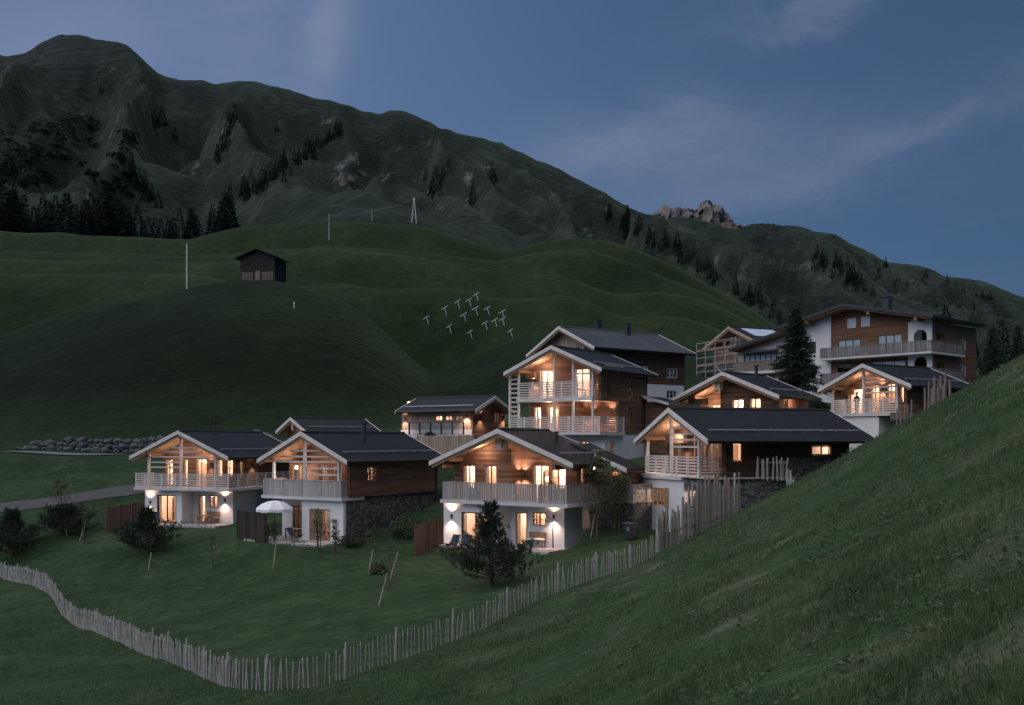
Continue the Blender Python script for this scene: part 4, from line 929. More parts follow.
# ---------------------------------------------------------------- hotel
h = House('hotel', 'big brown and white hotel with long balconies and arched openings above the chalets', 'hotel', 33.4, 98, 49, 3.6)
sl = .215; zr = 13.55; wl, wr = 16.5, 9.2; f = lambda x: zr-sl*abs(x)
wm = 8.0; wl = 15.3
m = MB().prism([(-wm, f(wm)), (0, zr), (0, zr-.28), (-wm, f(wm)-.28)], 'y', -.6, 10.6); m.prism([(-wl, f(wl)), (-wm, f(wm)), (-wm, f(wm)-.28), (-wl, f(wl)-.28)], 'y', 1.4, 10.6); m.prism([(0, zr), (wr, f(wr)), (wr, f(wr)-.28), (0, zr-.28)], 'y', -.6, 10.6); ro = h.part('roof', m, 'roof')
m = MB().prism([(-wm, f(wm)+.05), (0, zr+.05), (0, zr-.26), (-wm, f(wm)-.26)], 'y', -.68, -.61); m.prism([(-wl, f(wl)+.05), (-wm, f(wm)+.05), (-wm, f(wm)-.26), (-wl, f(wl)-.26)], 'y', 1.32, 1.39); m.prism([(0, zr+.05), (wr, f(wr)+.05), (wr, f(wr)-.26), (0, zr-.26)], 'y', -.68, -.61); h.part('barge_board', m, 'metal', ro)
m = MB().prism([(-wm+.1, f(wm)-.30), (0, zr-.34), (0, zr-.40), (-wm+.1, f(wm)-.36)], 'y', -.55, 10.5); m.prism([(-wl+.2, f(wl)-.26), (-wm, f(wm)-.30), (-wm, f(wm)-.36), (-wl+.2, f(wl)-.32)], 'y', 1.45, 10.5); m.prism([(0, zr-.34), (wr-.2, f(wr)-.30), (wr-.2, f(wr)-.36), (0, zr-.40)], 'y', -.55, 10.5); h.part('soffit', m, 'soffit', ro)
h.part('roof_monitor', MB().prism([(-8, 12.6), (-2.2, 13.6), (-2.2, 13.35), (-8, 12.35)], 'y', 3, 9), 'roof', ro); h.part('barge_board', MB().prism([(-8, 12.66), (-2.2, 13.66), (-2.2, 13.36), (-8, 12.36)], 'y', 2.93, 2.99), 'trim', ro)
chimney(h, 2.2, 4, 12.8, 14.5, .35, 'metal', ro, True)
for x in (-4.2, 2.6, 7.4): h.part('purlin', MB().box(x-.14, x+.14, -.5, 1.0, f(x)-.75, f(x)-.42), 'beam', ro)
br = [(-.45, .51, 11.27, 12.25), (1.06, 2.01, 11.29, 12.3), (-1.49, 1.03, 8.32, 10.15), (2.84, 5.38, 8.32, 10.29), (-1.56, .64, 6.0, 7.75), (2.16, 5.72, 6.0, 7.75)]
m = wall(MB(), 'f', 1.0, -2.2, 6.0, 3.2, 11.2, br[2:]); wall(m, 'f', 1.0, -2.2, 6.0, 11.2, 12.2 - .1, br[:2]); gable(m, 1.0, -2.2, 6.0, 12.1, zr-.45, sl) if False else None
m.prism([(-2.2, 12.1), (2.03, 12.1), (2.03, f(2.03)-.42), (0, zr-.42), (-2.2, f(2.2)-.42)], 'y', 1.0, 1.25) if False else None
h.part('brown_wall', m, 'log_hotel')
mg = MB(); 
for x0, x1, zb in ((-2.2, -.45, 12.1), (-.45, .51, 12.26), (.51, 1.06, 12.1), (1.06, 2.01, 12.31), (2.01, 6.0, 12.1)):
    p = [(x0, zb), (x1, zb), (x1, max(zb+.01, f(x1)-.42))] + ([(0, zr-.42)] if x0 < 0 < x1 else []) + [(x0, max(zb+.01, f(x0)-.42))]
    if f(x0)-.42 > zb+.02: mg.prism(p, 'y', 1.0, 1.25)
h.part('gable_boarding', mg, 'log_hotel')
# white bay with two arched openings
def arch_wall(x0, x1, z0, z1, ax0, ax1, azs, y, t=.25):
    mb = MB(); r = (ax1-ax0)/2; cx = (ax0+ax1)/2; z = z0
    for zb, zs in azs:                # each arch: floor zb, springing zs
        if zb > z: mb.box(x0, x1, y, y+t, z, zb)
        mb.box(x0, ax0, y, y+t, zb, zs+r); mb.box(ax1, x1, y, y+t, zb, zs+r)
        n = 8
        for i in range(n):
            a0, a1 = math.pi-math.pi*i/n, math.pi-math.pi*(i+1)/n
            p0 = (cx+r*math.cos(a0), zs+r*math.sin(a0)); p1 = (cx+r*math.cos(a1), zs+r*math.sin(a1))
            mb.prism([p0, p1, (p1[0], zs+r), (p0[0], zs+r)], 'y', y, y+t)
        z = zs+r
    mb.box(x0, x1, y, y+t, z, z1); return mb
h.part('white_wall', arch_wall(6.002, 8.3, 3.2, f(8.3)-.45, 6.55, 7.85, [(5.6, 7.3), (8.3, 9.85)], .9), 'plaster')
m = MB()
wall(m, 'f', .85, -7.2, -2.2, 3.2, 11.0, [(-5.22, -3.9, 9.0, 10.2), (-5.22, -3.9, 6.4, 7.6)]); m.prism([(-7.2, 11.0), (-2.2, 11.0), (-2.2, f(2.2)-.42), (-7.2, f(7.2)-.42)], 'y', .85, 1.1); wall(m, 's', -6.95, 1.1, 2.6, 3.2, 11.0)
h.part('white_wall', m, 'plaster')
h.part('back_wall', MB().box(6.2, 8.1, 3.3, 3.5, 3.6, 11.0).box(-14.6, 8.0, 10.1, 10.3, 3.2, 9.6), 'log_hotel')
for zz in (5.55, 8.05): h.part('loggia_floor', MB().box(6.1, 8.2, 1.2, 3.3, zz, zz+.2), 'concrete')
m = wall(MB(), 's', 8.3, 1.2, 10.3, 3.2, 11.2, [(1.9, 3.7, 8.3, 10.1), (1.9, 3.7, 5.7, 7.4), (7.0, 8.2, 8.85, 9.95), (7.0, 8.2, 6.3, 7.5)]); h.part('side_wall', m, 'log_hotel')
for zz in ((8.85, 9.95), (6.3, 7.5)): window(h, 's', 8.3, 7.0, 8.2, *zz, nx=2, blind=True, frame='trim_white')
for k, a in enumerate(br): window(h, 'f', 1.0, *a, nx=2 if k < 2 else 3, blind=k in (0, 1, 2, 3, 5), frame='trim_white' if k < 2 else 'frame_dark', inset=.0, depth=.05)
for a in ((-5.22, -3.9, 9.0, 10.2), (-5.22, -3.9, 6.4, 7.6)): window(h, 'f', .85, *a, nx=2, frame='frame_dark')
for zb in (8.08, 5.5):
    h.part('balcony_slab', MB().prism([(-2.7, -.35), (8.9, -.35), (8.9, 6.6), (8.32, 6.6), (8.32, .85), (-2.7, .85)], 'z', zb, zb+.2), 'concrete')
    rail(h, [(-2.65, .8), (-2.65, -.3), (8.85, -.3), (8.85, 6.5)], zb+.2, 1.05, 'balusters', 'rail_grey', 1.9)
# low wing on the left
m = wall(MB(), 'f', 2.6, -14.8, -7.2, 3.2, 9.75, [(-14.1, -9.2, 7.75, 9.55)]); m.prism([(-14.8, 9.75), (-7.2, 9.75), (-7.2, f(7.2)-.42), (-14.8, f(14.8)-.42)], 'y', 2.6, 2.85); wall(m, 's', -14.55, 2.85, 10.3, 3.2, 9.7)
h.part('wing_wall', m, 'wing')
window(h, 'f', 2.6, -14.1, -9.2, 7.75, 9.55, 7, 1, blind=True, frame='frame_dark')
h.part('bay_floor', MB().box(-14.9, -9.4, 1.6, 2.59, 7.3, 7.6), 'concrete'); rail(h, [(-14.8, 2.5), (-14.8, 1.7), (-9.5, 1.7)], 7.6, 1.15, 'boards', 'stake_dark', 1.4)
h.part('awning', MB().prism([(1.4, 9.62), (2.55, 9.9), (2.55, 9.96), (1.4, 9.68)], 'x', -14.2, -9.5), 'fabric_dark')

# ---------------------------------------------------------------- house under construction
h = House('house_under_construction', 'half built timber house with pale roof sheet and scaffolding round its front', 'house', 25.63, 116, 66, 6.2)
w_, zr, ze = 5.2, 13.4, 11.2; sl = (zr-ze)/w_
ro = roof(h, w_, zr, ze, 0, 7.0, trim='larch_lvl', guard=False)
f = lambda x: zr-sl*abs(x)
h.part('roof_sheet', MB().prism([(.5, f(.5)+.03), (3.2, f(3.2)+.03), (3.2, f(3.2)+.06), (.5, f(.5)+.06)], 'y', 1.4, 6.6), 'solar', ro); chimney(h, 1.2, 6.3, 12.4, 14.2, .35, 'metal', ro, True)
m = wall(MB(), 'f', 1.0, -4.4, 4.4, h.b-1, 10.9, [(-3.9, 2.0, 8.6, 9.5)]); wall(m, 's', 4.4, 1.25, 6.6, h.b-1, 11); wall(m, 's', -4.15, 1.25, 6.6, h.b-1, 11); wall(m, 'f', 6.4, -4.15, 4.15, h.b-1, 11)
h.part('timber_wall', m, 'larch_lvl'); h.part('wrap_sheet', MB().box(-3.88, 1.98, 1.1, 1.14, 8.62, 9.48), 'tarp')
for x in (-2.4, -.8, .8, 2.4): h.part('gable_stud', MB().box(x-.09, x+.09, 1.0, 1.2, 10.9, f(x)-.3), 'larch_lvl')
h.part('gable_sheet', MB().prism([(-3.6, 10.92), (3.6, 10.92), (0, zr-.5)], 'y', 1.6, 1.66), 'tarp')
sch = House('scaffold', 'steel scaffold with red toe boards in front of the half built house', 'scaffold', 25.63, 116, 66, 6.2)
for x in (-5.2, -3.4, -1.4, .6, 2.6):
    for y in (-.9, .4): sch.part('standard', MB().tube([(x, y, 5.2), (x, y, 11.7 if x < 1 else 12.0)], .035, 6), 'metal_pale')
for z in (7.3, 9.0, 10.8):
    m = MB()
    for y in (-.9, .4):
        m.tube([(-5.3, y, z), (2.7, y, z)], .035, 5); m.tube([(-5.3, y, z+1.0), (2.7, y, z+1.0)], .035, 5)
    for x in (-5.2, -3.4, -1.4, .6, 2.6): m.tube([(x, -.95, z), (x, .45, z)], .035, 5)
    sch.part('ledger', m, 'metal_pale'); sch.part('walk_board', MB().box(-5.2, 2.6, -.8, .3, z+.04, z+.09), 'larch_lvl'); sch.part('toe_board', MB().box(-5.2, 2.6, -.93, -.90, z+.05, z+.25), 'red_plank')
sch.part('brace', MB().tube([(-1.4, -.95, 9), (.6, -.95, 7.3)], .03, 5).tube([(-5.2, -.95, 7.3), (-3.4, -.95, 9)], .03, 5), 'metal_pale')

# ---------------------------------------------------------------- hay hut on the hill
hx, hy_, hz = at(257, 178)
hz = (HY-281)/F*hy_
h = House('hay_hut', 'small sun blackened hay hut standing alone on the grassy hill', 'hut', hx, hy_, 9, hz)
b = hz; w_ = 4.1; zr = b+5.9; sl = .40; f = lambda x: zr-sl*abs(x)
m = MB().prism([(-w_, f(w_)), (0, zr), (0, zr-.18), (-w_, f(w_)-.18)], 'y', -.5, 6); m.prism([(0, zr), (w_, f(w_)), (w_, f(w_)-.18), (0, zr-.18)], 'y', -.5, 6); h.part('roof', m, 'hut')
m = wall(MB(), 'f', .2, -3.3, 3.3, b-.8, b+4.2, [(-.55, .45, b+.2, b+2.0)]); gable(m, .2, -3.3, 3.3, b+4.2, zr-.2, sl); wall(m, 's', 3.3, .45, 5.6, b-.8, b+4.3); wall(m, 's', -3.05, .45, 5.6, b-.8, b+4.3); wall(m, 'f', 5.4, -3.05, 3.05, b-.8, b+4.3)
h.part('log_wall', m, 'hut'); h.part('door', MB().box(-.54, .44, .28, .34, b+.2, b+2.0), 'stake_dark')
for x0 in (-3.0, .9):
    m = MB().box(x0, x0+2.1, .10, .15, b+1.2, b+1.3)
    for k in range(8): m.box(x0+k*.28, x0+.14+k*.28, .12, .18, b+.1, b+1.7)
    h.part('gate', m, 'stake_dark')
# =================================================================== trees and plants
def mesh_np(name, V, Fq, mat, smooth=False):
    """V (n,3) float, Fq (m,k) int"""
    me = bpy.data.meshes.new(name); k = Fq.shape[1]
    me.vertices.add(len(V)); me.vertices.foreach_set('co', np.ascontiguousarray(V, np.float32).ravel())
    me.loops.add(Fq.size); me.loops.foreach_set('vertex_index', np.ascontiguousarray(Fq, np.int32).ravel())
    me.polygons.add(len(Fq)); me.polygons.foreach_set('loop_start', np.arange(0, Fq.size, k).astype(np.int32))
    if smooth: me.polygons.foreach_set('use_smooth', np.ones(len(Fq), bool))
    me.materials.append(mat); me.update(calc_edges=True); return me
def cards(P, Dv, W, L, mat, name, flat=.35, seed=0):
    """leaf or needle cards: from P along Dv, each W wide and L long"""
    rs = np.random.RandomState(seed); n = len(P)
    Dv = Dv/np.linalg.norm(Dv, axis=1, keepdims=True)
    S = np.cross(Dv, rs.normal(size=(n, 3))); S /= np.linalg.norm(S, axis=1, keepdims=True)
    W = np.broadcast_to(W, (n,))[:, None]; L = np.broadcast_to(L, (n,))[:, None]
    mid = P+Dv*L*.5
    V = np.stack([P, mid-S*W*.5, P+Dv*L, mid+S*W*.5], 1).reshape(-1, 3)
    return mesh_np(name, V, np.arange(4*n).reshape(n, 4), mat)
def far_conifer(seed, name):
    rs = np.random.RandomState(seed); n = 760; t = rs.rand(n)**1.25; g = rs.uniform(0, 6.283, n)
    tier = .5+.5*np.abs(np.sin(t*(26+seed)+g*.15)); r = (.175*(1-t)**1.1+.004)*(.55+.45*tier)*rs.uniform(.35, 1.0, n)**.4*(1+.18*np.sin(g*2+seed))
    P = np.c_[r*np.cos(g), r*np.sin(g), .05+.93*t-.25*r]; Dv = np.c_[np.cos(g)*.8, np.sin(g)*.8, -.25+.6*t]+rs.normal(size=(n, 3))*.25
    return cards(P, Dv, .034*rs.uniform(.6, 1.4, n)*(1-.65*t), .075*rs.uniform(.6, 1.4, n)*(1-.5*t), M['needle_far'], name, seed=seed)
FARC = [far_conifer(s, 'far_conifer') for s in range(6)]
def add_far(p, hgt, label, group, wide=1.0):
    o = link('conifer', FARC[rng.randrange(6)]); s = hgt*rng.uniform(.9, 1.1)
    o.location = (p[0], p[1], p[2]-.05*s); o.scale = (s*wide*rng.uniform(.85, 1.2),)*2+(s,); o.rotation_euler = (0, 0, rng.uniform(0, 6.28))
    tag(o, label, 'tree', group)
def add_far_px(px, py, hpx, label, group, wide=1.0, d0=395):
    p = hit(px, py, d0); add_far(p, hpx*p[1]/F, label, group, wide)
# forest at the foot of the mountain, left
for i in range(78):
    px = rng.uniform(-25, 236); D = rng.uniform(396, 450)
    want = np.interp(px, [-25, 0, 14, 30, 45, 60, 120, 130, 160, 190, 232], [150, 165, 180, 212, 190, 192, 190, 205, 208, 205, 186])
    p = at(px, D); top = (HY-want-rng.uniform(-2, 16))/F*D
    if top-p[2] > 5: add_far(p, min(34, top-p[2]), 'dark conifer of the forest edge behind the left meadow crest', 'conifers of the forest edge at the mountain foot', 1.25)
for k in range(46):                       # band climbing to the right
    t = k/45; px = 238+t*102+rng.uniform(-8, 8); py = 203-t*70+rng.uniform(-5, 6)
    add_far_px(px, py, rng.uniform(14, 23)*(1-.35*t), 'dark conifer in the diagonal band climbing the mountain flank', 'conifers in the diagonal band on the mountain')
for px, py, hh in ((217, 160, 18), (221, 155, 22), (224, 150, 20), (228, 148, 24), (226, 140, 20), (231, 134, 20), (233, 128, 18), (229, 122, 14), (235, 118, 16), (219, 163, 12)):
    add_far_px(px, py, hh, 'dark conifer in the narrow upright clump above the diagonal band', 'conifers of the narrow clump')
for k in range(16):
    t = k/15; add_far_px(125+t*30+rng.uniform(-5, 5), 168+t*38+rng.uniform(-4, 4), rng.uniform(14, 24), 'dark conifer in the short row down the left gully', 'conifers of the left gully')
for px, py, hh, lb in ((154, 127, 18, 'shorter of the two conifers standing close together on the open flank'), (162, 126, 22, 'taller of the two conifers standing close together on the open flank'),
    (175, 139, 16, 'lone conifer right below the close pair on the open flank'), (277, 132, 10, 'tiny lone conifer high on the flank above the diagonal band'),
    (101, 93, 8, 'tiny conifer on the grassy shoulder under the peak'), (426, 180, 15, 'upper left conifer of the four above the pylon'), (436, 194, 30, 'tallest broad conifer of the four above the pylon'),
    (443, 178, 14, 'small conifer right of the tallest one above the pylon'), (449, 168, 11, 'smallest upper conifer above the pylon'), (473, 204, 21, 'lone dark conifer right of the pylon slope'), (492, 182, 18, 'conifer by the pale rocks near the ridge')):
    add_far_px(px, py, hh, lb, None, 1.25)
for k in range(85):                       # woods running down to the right, behind the meadow edge
    t = rng.random(); px = 612+t*165+rng.uniform(-12, 12); py = 226+t*92+rng.uniform(-14, 3)+(8 if t > .6 else 0)
    if py < np.interp(px, [600, 640, 680, 740, 790], [238, 247, 265, 299, 332]): add_far_px(px, py, rng.uniform(9, 19), 'dark conifer in the wood behind the right edge of the meadow hill', 'conifers of the wood behind the meadow hill')
for k in range(30):
    t = k/29; add_far_px(815+t*52+rng.uniform(-6, 6), 262+t*28+rng.uniform(-9, 7), rng.uniform(8, 16), 'conifer in the slanting patch on the right ridge above the hotel', 'conifers of the slanting patch on the right ridge')
for k in range(30):
    t = rng.random(); add_far_px(868+t*130+rng.uniform(-6, 6), 262+t*40+rng.uniform(-4, 26), rng.uniform(5, 11), 'small scattered conifer on the far right ridge slope', 'small conifers scattered on the right ridge')
for k in range(16):
    px = rng.uniform(930, 1075); D = rng.uniform(200, 330); p = at(px, D); add_far(p, rng.uniform(10, 17), 'dark conifer of the wood behind the hillside at the right edge', 'conifers of the wood at the right edge')

def conifer(name, label, base, H, rad, seed, mat='needle', dens=1.0, cat='tree', droop=.35, group=None):
    rs = np.random.RandomState(seed); r2 = random.Random(seed)
    root = empty(name, base); tag(root, label, cat, group)
    MB().tube([(0, 0, -.3), (0, 0, H*.5), (0, 0, H*.97)], [H*.022, H*.013, .01], 8).build('trunk', M['bark'], root)
    P, Dv, B = [], [], MB()
    z = H*.07
    while z < H*.985:
        t = z/H; r = rad*(1-t)**.85*r2.uniform(.8, 1.12)+.06; nb = max(4, int((6+r*3.2)*dens))
        for k in range(nb):
            g = r2.uniform(0, 6.283); rr = r*r2.uniform(.65, 1.1); rise = (-droop+.75*t)*rr
            n = max(3, int(rr*11*dens))
            tip = np.array([rr*math.cos(g), rr*math.sin(g), rise]); base_p = np.array([0, 0, z])
            if rr > .5: B.tube([(0, 0, z), tuple(base_p+tip*.5+np.array([0, 0, .08*rr])), tuple(base_p+tip)], [.02+.012*rr, .014, .005], 4, False)
            for i in range(n):
                s = (i+.6)/n; p = base_p+tip*s+np.array([0, 0, .12*rr*math.sin(s*3.14)])
                for q in range(5):
                    d = tip/np.linalg.norm(tip)*.9+rs.normal(size=3)*.55+np.array([0, 0, -.25]); P.append(p+rs.normal(size=3)*.03); Dv.append(d)
        z += H*.028*(1.25-.6*t)+.03
    P = np.array(P); Dv = np.array(Dv); n = len(P)
    link('crown', cards(P, Dv, .045*rs.uniform(.7, 1.4, n)*(H/9)**.4, .30*rs.uniform(.6, 1.3, n)*(H/9)**.4, M[mat], 'crown', seed=seed), root)
    if B.v: B.build('branch', M['bark'], root)
    return root
def bushy_pine(name, label, base, H, rad, seed, mat='pine', cat='tree', group=None, skirt=.0):
    """mountain pine: limbs sweep out and up, each ending in brushes of needles"""
    rs = np.random.RandomState(seed); r2 = random.Random(seed)
    root = empty(name, base); tag(root, label, cat, group)
    MB().tube([(0, 0, -.3), (.03*H, 0, H*.35), (-.02*H, .02*H, H*.7), (0, 0, H*.98)], [H*.035, H*.026, H*.015, .012], 8).build('trunk', M['bark'], root)
    P, Dv, B = [], [], MB()
    nb = int(60+H*13)
    for k in range(nb):
        t = (k+r2.random())/nb; z = H*(.03+.93*t); g = k*2.399+r2.uniform(-.4, .4)
        prof = (1-t)**.75 if not skirt else (1.0+.25*math.sin(t*7) if t < skirt else .10+.33*((1-t)/(1-skirt))**1.1)
        rr = rad*prof*r2.uniform(.6, 1.08)+.12; up = rr*r2.uniform(.15, .6)+.1*H*t*.4
        a = np.array([0, 0, z]); mdl = a+np.array([math.cos(g)*rr*.55, math.sin(g)*rr*.55, up*.25]); e = a+np.array([math.cos(g)*rr, math.sin(g)*rr, up])
        B.tube([tuple(a), tuple(mdl), tuple(e)], [.035, .022, .01], 5, False)
        nt_ = 5+int(rr*4)
        for i in range(nt_):
            s = .3+.7*(i+1)/nt_; c = (a*(1-s)**2+2*mdl*s*(1-s)+e*s*s)+rs.normal(size=3)*np.array([.10, .10, .06])
            ax = (e-mdl)/np.linalg.norm(e-mdl)*.6+np.array([0, 0, .6])+rs.normal(size=3)*.25
            for q in range(26): P.append(c+ax*.14*r2.random()); Dv.append(ax*.9+rs.normal(size=3)*.5)
    P = np.array(P); Dv = np.array(Dv); n = len(P)
    link('crown', cards(P, Dv, .019*rs.uniform(.7, 1.4, n), .22*rs.uniform(.6, 1.2, n), M[mat], 'crown', seed=seed), root)
    B.build('branch', M['bark'], root); return root
def leaf_tree(name, label, base, H, rad, seed, leaves=700, mat='leaf', lsize=.09, stems=1, group=None, cat='tree'):
    rs = np.random.RandomState(seed); r2 = random.Random(seed)
    root = empty(name, base); tag(root, label, cat, group)
    T = MB(); B = MB(); tips = []
    for s in range(stems):
        ox, oy = (0, 0) if stems == 1 else (r2.uniform(-.35, .35)*rad, r2.uniform(-.35, .35)*rad)
        lean = (r2.uniform(-.06, .06)*H, r2.uniform(-.06, .06)*H)
        pts = [(ox+lean[0]*t*t, oy+lean[1]*t*t, -.2+(H+.2)*t) for t in (0, .3, .6, .85, 1)]
        T.tube(pts, [.012*H+.012, .010*H+.010, .007*H+.006, .008, .004], 6)
        for k in range(int(9+H*4)):
            t = r2.uniform(.28, .98); p = np.array([ox+lean[0]*t*t, oy+lean[1]*t*t, H*t]); g = r2.uniform(0, 6.28); L = rad*(1.15-.75*t)*r2.uniform(.5, 1.1)
            e = p+np.array([math.cos(g)*L, math.sin(g)*L, L*r2.uniform(.35, 1.0)]); md = (p+e)/2+np.array([0, 0, -.05*L])
            B.tube([tuple(p), tuple(md), tuple(e)], [.012, .008, .003], 4, False)
            for q in range(4): tips.append(p+(e-p)*r2.uniform(.35, 1.05))
            e2 = md+rs.normal(size=3)*L*.4; B.tube([tuple(md), tuple(e2)], [.006, .003], 4, False); tips += [e2, (md+e2)/2]
    tips = np.array(tips); sel = tips[rs.randint(0, len(tips), leaves)]
    P = sel+rs.normal(size=(leaves, 3))*.09*(.4+rad*.5); Dv = rs.normal(size=(leaves, 3))+np.array([0, 0, -.3])
    T.build('trunk', M['bark'], root); B.build('branch', M['bark'], root)
    link('crown', cards(P, Dv, lsize*.62*rs.uniform(.6, 1.3, leaves), lsize*rs.uniform(.7, 1.4, leaves), M[mat], 'crown', seed=seed), root)
    return root
def on(px, py, d0=20, d1=400): return hit(px, py, d0, d1)

conifer('spruce', 'tall dark spruce standing in front of the hotel', at(796, 90), 10.4, 3.5, 5, dens=1.25)
conifer('spruce', 'dark conical spruce behind the top of the right hillside', at(993, 92), 6.8, 1.7, 6)
conifer('spruce', 'smaller dark spruce cut by the right picture edge behind the hillside', at(1016, 95), 5.2, 1.6, 8)
bushy_pine('mountain_pine', 'largest bushy pine on the lawn in front of the wide gabled chalet', on(490, 586), 4.15, 2.0, 21, skirt=.40)
bushy_pine('mountain_pine', 'bushy young pine before the leftmost chalet, with a pale stake', on(147, 553), 2.9, 1.7, 22, skirt=.45)
bushy_pine('mountain_pine', 'dark low pine left of the path, at the left lawn end', on(64, 535), 2.1, 2.5, 23)
bushy_pine('mountain_pine', 'dark pine at the left picture edge above the picket fence', on(12, 556), 3.3, 2.0, 24, skirt=.5)
bushy_pine('mountain_pine', 'small pine on the terrace edge before the low lodge', at(430, 81.5), 2.4, 1.0, 25)
leaf_tree('young_tree', 'reddish young tree behind the dark low pine', at(62, 81), 2.6, 1.2, 31, 500, 'leaf_red', .12)
leaf_tree('young_tree', 'thin sapling beside the leaning pale stake near the path', on(84, 541), 2.9, .7, 32, 260)
leaf_tree('young_tree', 'thin sapling in the middle of the lawn before the leftmost chalet', on(212, 568), 2.3, .6, 33, 200)
leaf_tree('young_tree', 'thin sapling below the stone wall, beside a short stake', on(371, 572), 2.6, .6, 34, 260)
leaf_tree('young_tree', 'leafless looking sapling tied between two long crossed stakes', on(389, 592), 2.8, .6, 35, 200)
leaf_tree('young_tree', 'slender sapling at the corner of the wide gabled chalet', on(553, 550), 4.3, .8, 36, 420)
leaf_tree('young_tree', 'dense dark young tree beside the entrance of the wide gabled chalet', at(597, 60.3), 5.2, 1.9, 37, 2600, 'leaf', .13)
leaf_tree('young_tree', 'dark bushy tree filling the gap beside the black bin', at(612, 61.5), 3.4, 1.6, 38, 2200, 'leaf', .13, 3)
for px, py, D, H, rd, s, lb in ((275, 540, 64.5, 1.6, .5, 41, 'dark potted shrub under the white parasol'), (268, 538, 65.5, 1.3, .45, 42, 'lower dark shrub beside the screen under the white parasol'),
    (320, 546, 63.3, 2.7, .55, 43, 'tall thin leafy plant before the half open terrace door'), (336, 547, 63.2, 2.3, .35, 44, 'thin climbing plant at the white corner next to the stone wall')):
    leaf_tree('terrace_plant', lb, at(px, D), H, rd, s, 520, 'leaf', .10, 3, cat='plant')
def bush(label, p, r, hgt, seed, n=900, mat='leaf'):
    rs = np.random.RandomState(seed); v = rs.normal(size=(n, 3)); v /= np.linalg.norm(v, axis=1, keepdims=True); rad = rs.uniform(.45, 1, n)**.5
    lump = 1+.25*np.sin(v[:, 0]*5+seed)*np.cos(v[:, 1]*4)
    P = v*(rad*lump)[:, None]*np.array([r, r, hgt*.55])+np.array([0, 0, hgt*.45])
    root = empty('shrub', p); tag(root, label, 'shrub'); link('foliage', cards(P, v+rs.normal(size=(n, 3))*.7, .09, .16, M[mat], 'foliage', seed=seed), root)
    b = MB()
    for k in range(7): b.tube([(0, 0, -.1), tuple(P[k*9]*.8)], [.02, .006], 4, False)
    b.build('stem', M['bark'], root)
bush('low shrub at the foot of the stone wall', at(352, 65), .7, .8, 51); bush('dark shrub beside the brown screen and stone wall', at(405, 66.5), 1.1, 1.3, 52, 1500); bush('small shrub on the lawn at the second sapling stake', on(378, 574), .45, .5, 53, 500)

M['scrub'] = plain('dwarf_pine_green', (.016, .022, .017), .5, .06, .95, .1, .1, 0, .5)
# dwarf pine scrub on the lower mountain, left: one mass
P, Dv = [], []
rs = np.random.RandomState(77)
for k in range(520):
    px = rs.uniform(-30, 135); py = rs.uniform(118, 190) + max(0, px-90)*.4
    if fbm(np.array([px/22.]), np.array([py/12.]), 2, 5)[0] < -.02: continue
    p = np.array(hit(px, py, 400)); s = rs.uniform(2.0, 5.5)
    v = rs.normal(size=(90, 3)); v /= np.linalg.norm(v, axis=1, keepdims=True); v[:, 2] = np.abs(v[:, 2])*.55
    P.append(p+v*s); Dv.append(v+rs.normal(size=(90, 3))*.5)
P = np.concatenate(P); Dv = np.concatenate(Dv)
tag(link('dwarf_pine_scrub', cards(P, Dv, .8, 1.5, M['scrub'], 'scrub', seed=3)), 'dark dwarf pine scrub covering the lower mountain flank', 'scrub', kind='stuff')

# =================================================================== fences
def stake_obj(name, p, hgt, r, lean, mat, parent, seed):
    r2 = random.Random(seed); m = MB(); q = Vector(lean)
    pts = [(0, 0, -.15), (q.x*.5+r2.uniform(-.01, .01), q.y*.5+r2.uniform(-.01, .01), hgt*.5), (q.x, q.y, hgt)]
    m.tube(pts, [r*1.05, r, r*.8], 6)
    return link(name, m.mesh(name, mat), parent, p)
FP = [(-150, 560, 86), (-60, 566, 79), (0, 575, 72), (35, 586, 66), (55, 600, 61), (62, 616, 58.5), (75, 624, 56), (100, 635, 52), (150, 655, 46), (185, 671, 41), (220, 685, 36.5), (245, 689, 34.8), (262, 689.5, 34.3), (285, 688, 34.2), (330, 682, 35), (380, 667, 36.5), (420, 654, 38), (460, 640, 39.5), (510, 617, 41.3), (560, 592, 43.2), (600, 575, 45.4), (640, 563, 47.5), (662, 553, 49)]
fx = np.array([(p[0]-512)/F*p[2] for p in FP]); fy = np.array([p[2] for p in FP], float)
cum = np.r_[0, np.cumsum(np.hypot(np.diff(fx), np.diff(fy)))]
ss = np.linspace(0, cum[-1], 900); sx = smooth(np.interp(ss, cum, fx), 12); sy = smooth(np.interp(ss, cum, fy), 12); sg = ground(sx, sy)
fence = empty('picket_fence', (0, 0, 0)); tag(fence, 'long curving fence of pale split pickets across the meadow', 'fence')
pk = []
s = .3
while s < cum[-1]:
    x = float(np.interp(s, ss, sx)); y = float(np.interp(s, ss, sy)); z = float(np.interp(s, ss, sg)); pk.append((x, y, z, s))
    s += (.088 if x < -10 else .16)*rng.uniform(.75, 1.3) if s < 58 else .19*rng.uniform(.7, 1.4)
order = sorted(range(len(pk)), key=lambda i: pk[i][0]**2+pk[i][1]**2)
big = set(order[:96]); rest = MB()
for i, (x, y, z, s) in enumerate(pk):
    hgt = rng.uniform(.95, 1.15); r = rng.uniform(.026, .045) if x < -6.5 else rng.uniform(.016, .030); lx, ly = rng.gauss(0, .04), rng.gauss(0, .04)
    m = MB() if i in big else rest
    w1 = r*rng.uniform(.8, 1.2)
    m.tube([(x, y, z-.1), (x+lx*.6, y+ly*.6, z+hgt*.6), (x+lx, y+ly, z+hgt-.05), (x+lx*1.05, y+ly*1.05, z+hgt)], [w1, w1, w1*.9, w1*.35], 5)
    if i in big: m.build('picket', M['stake'], fence)
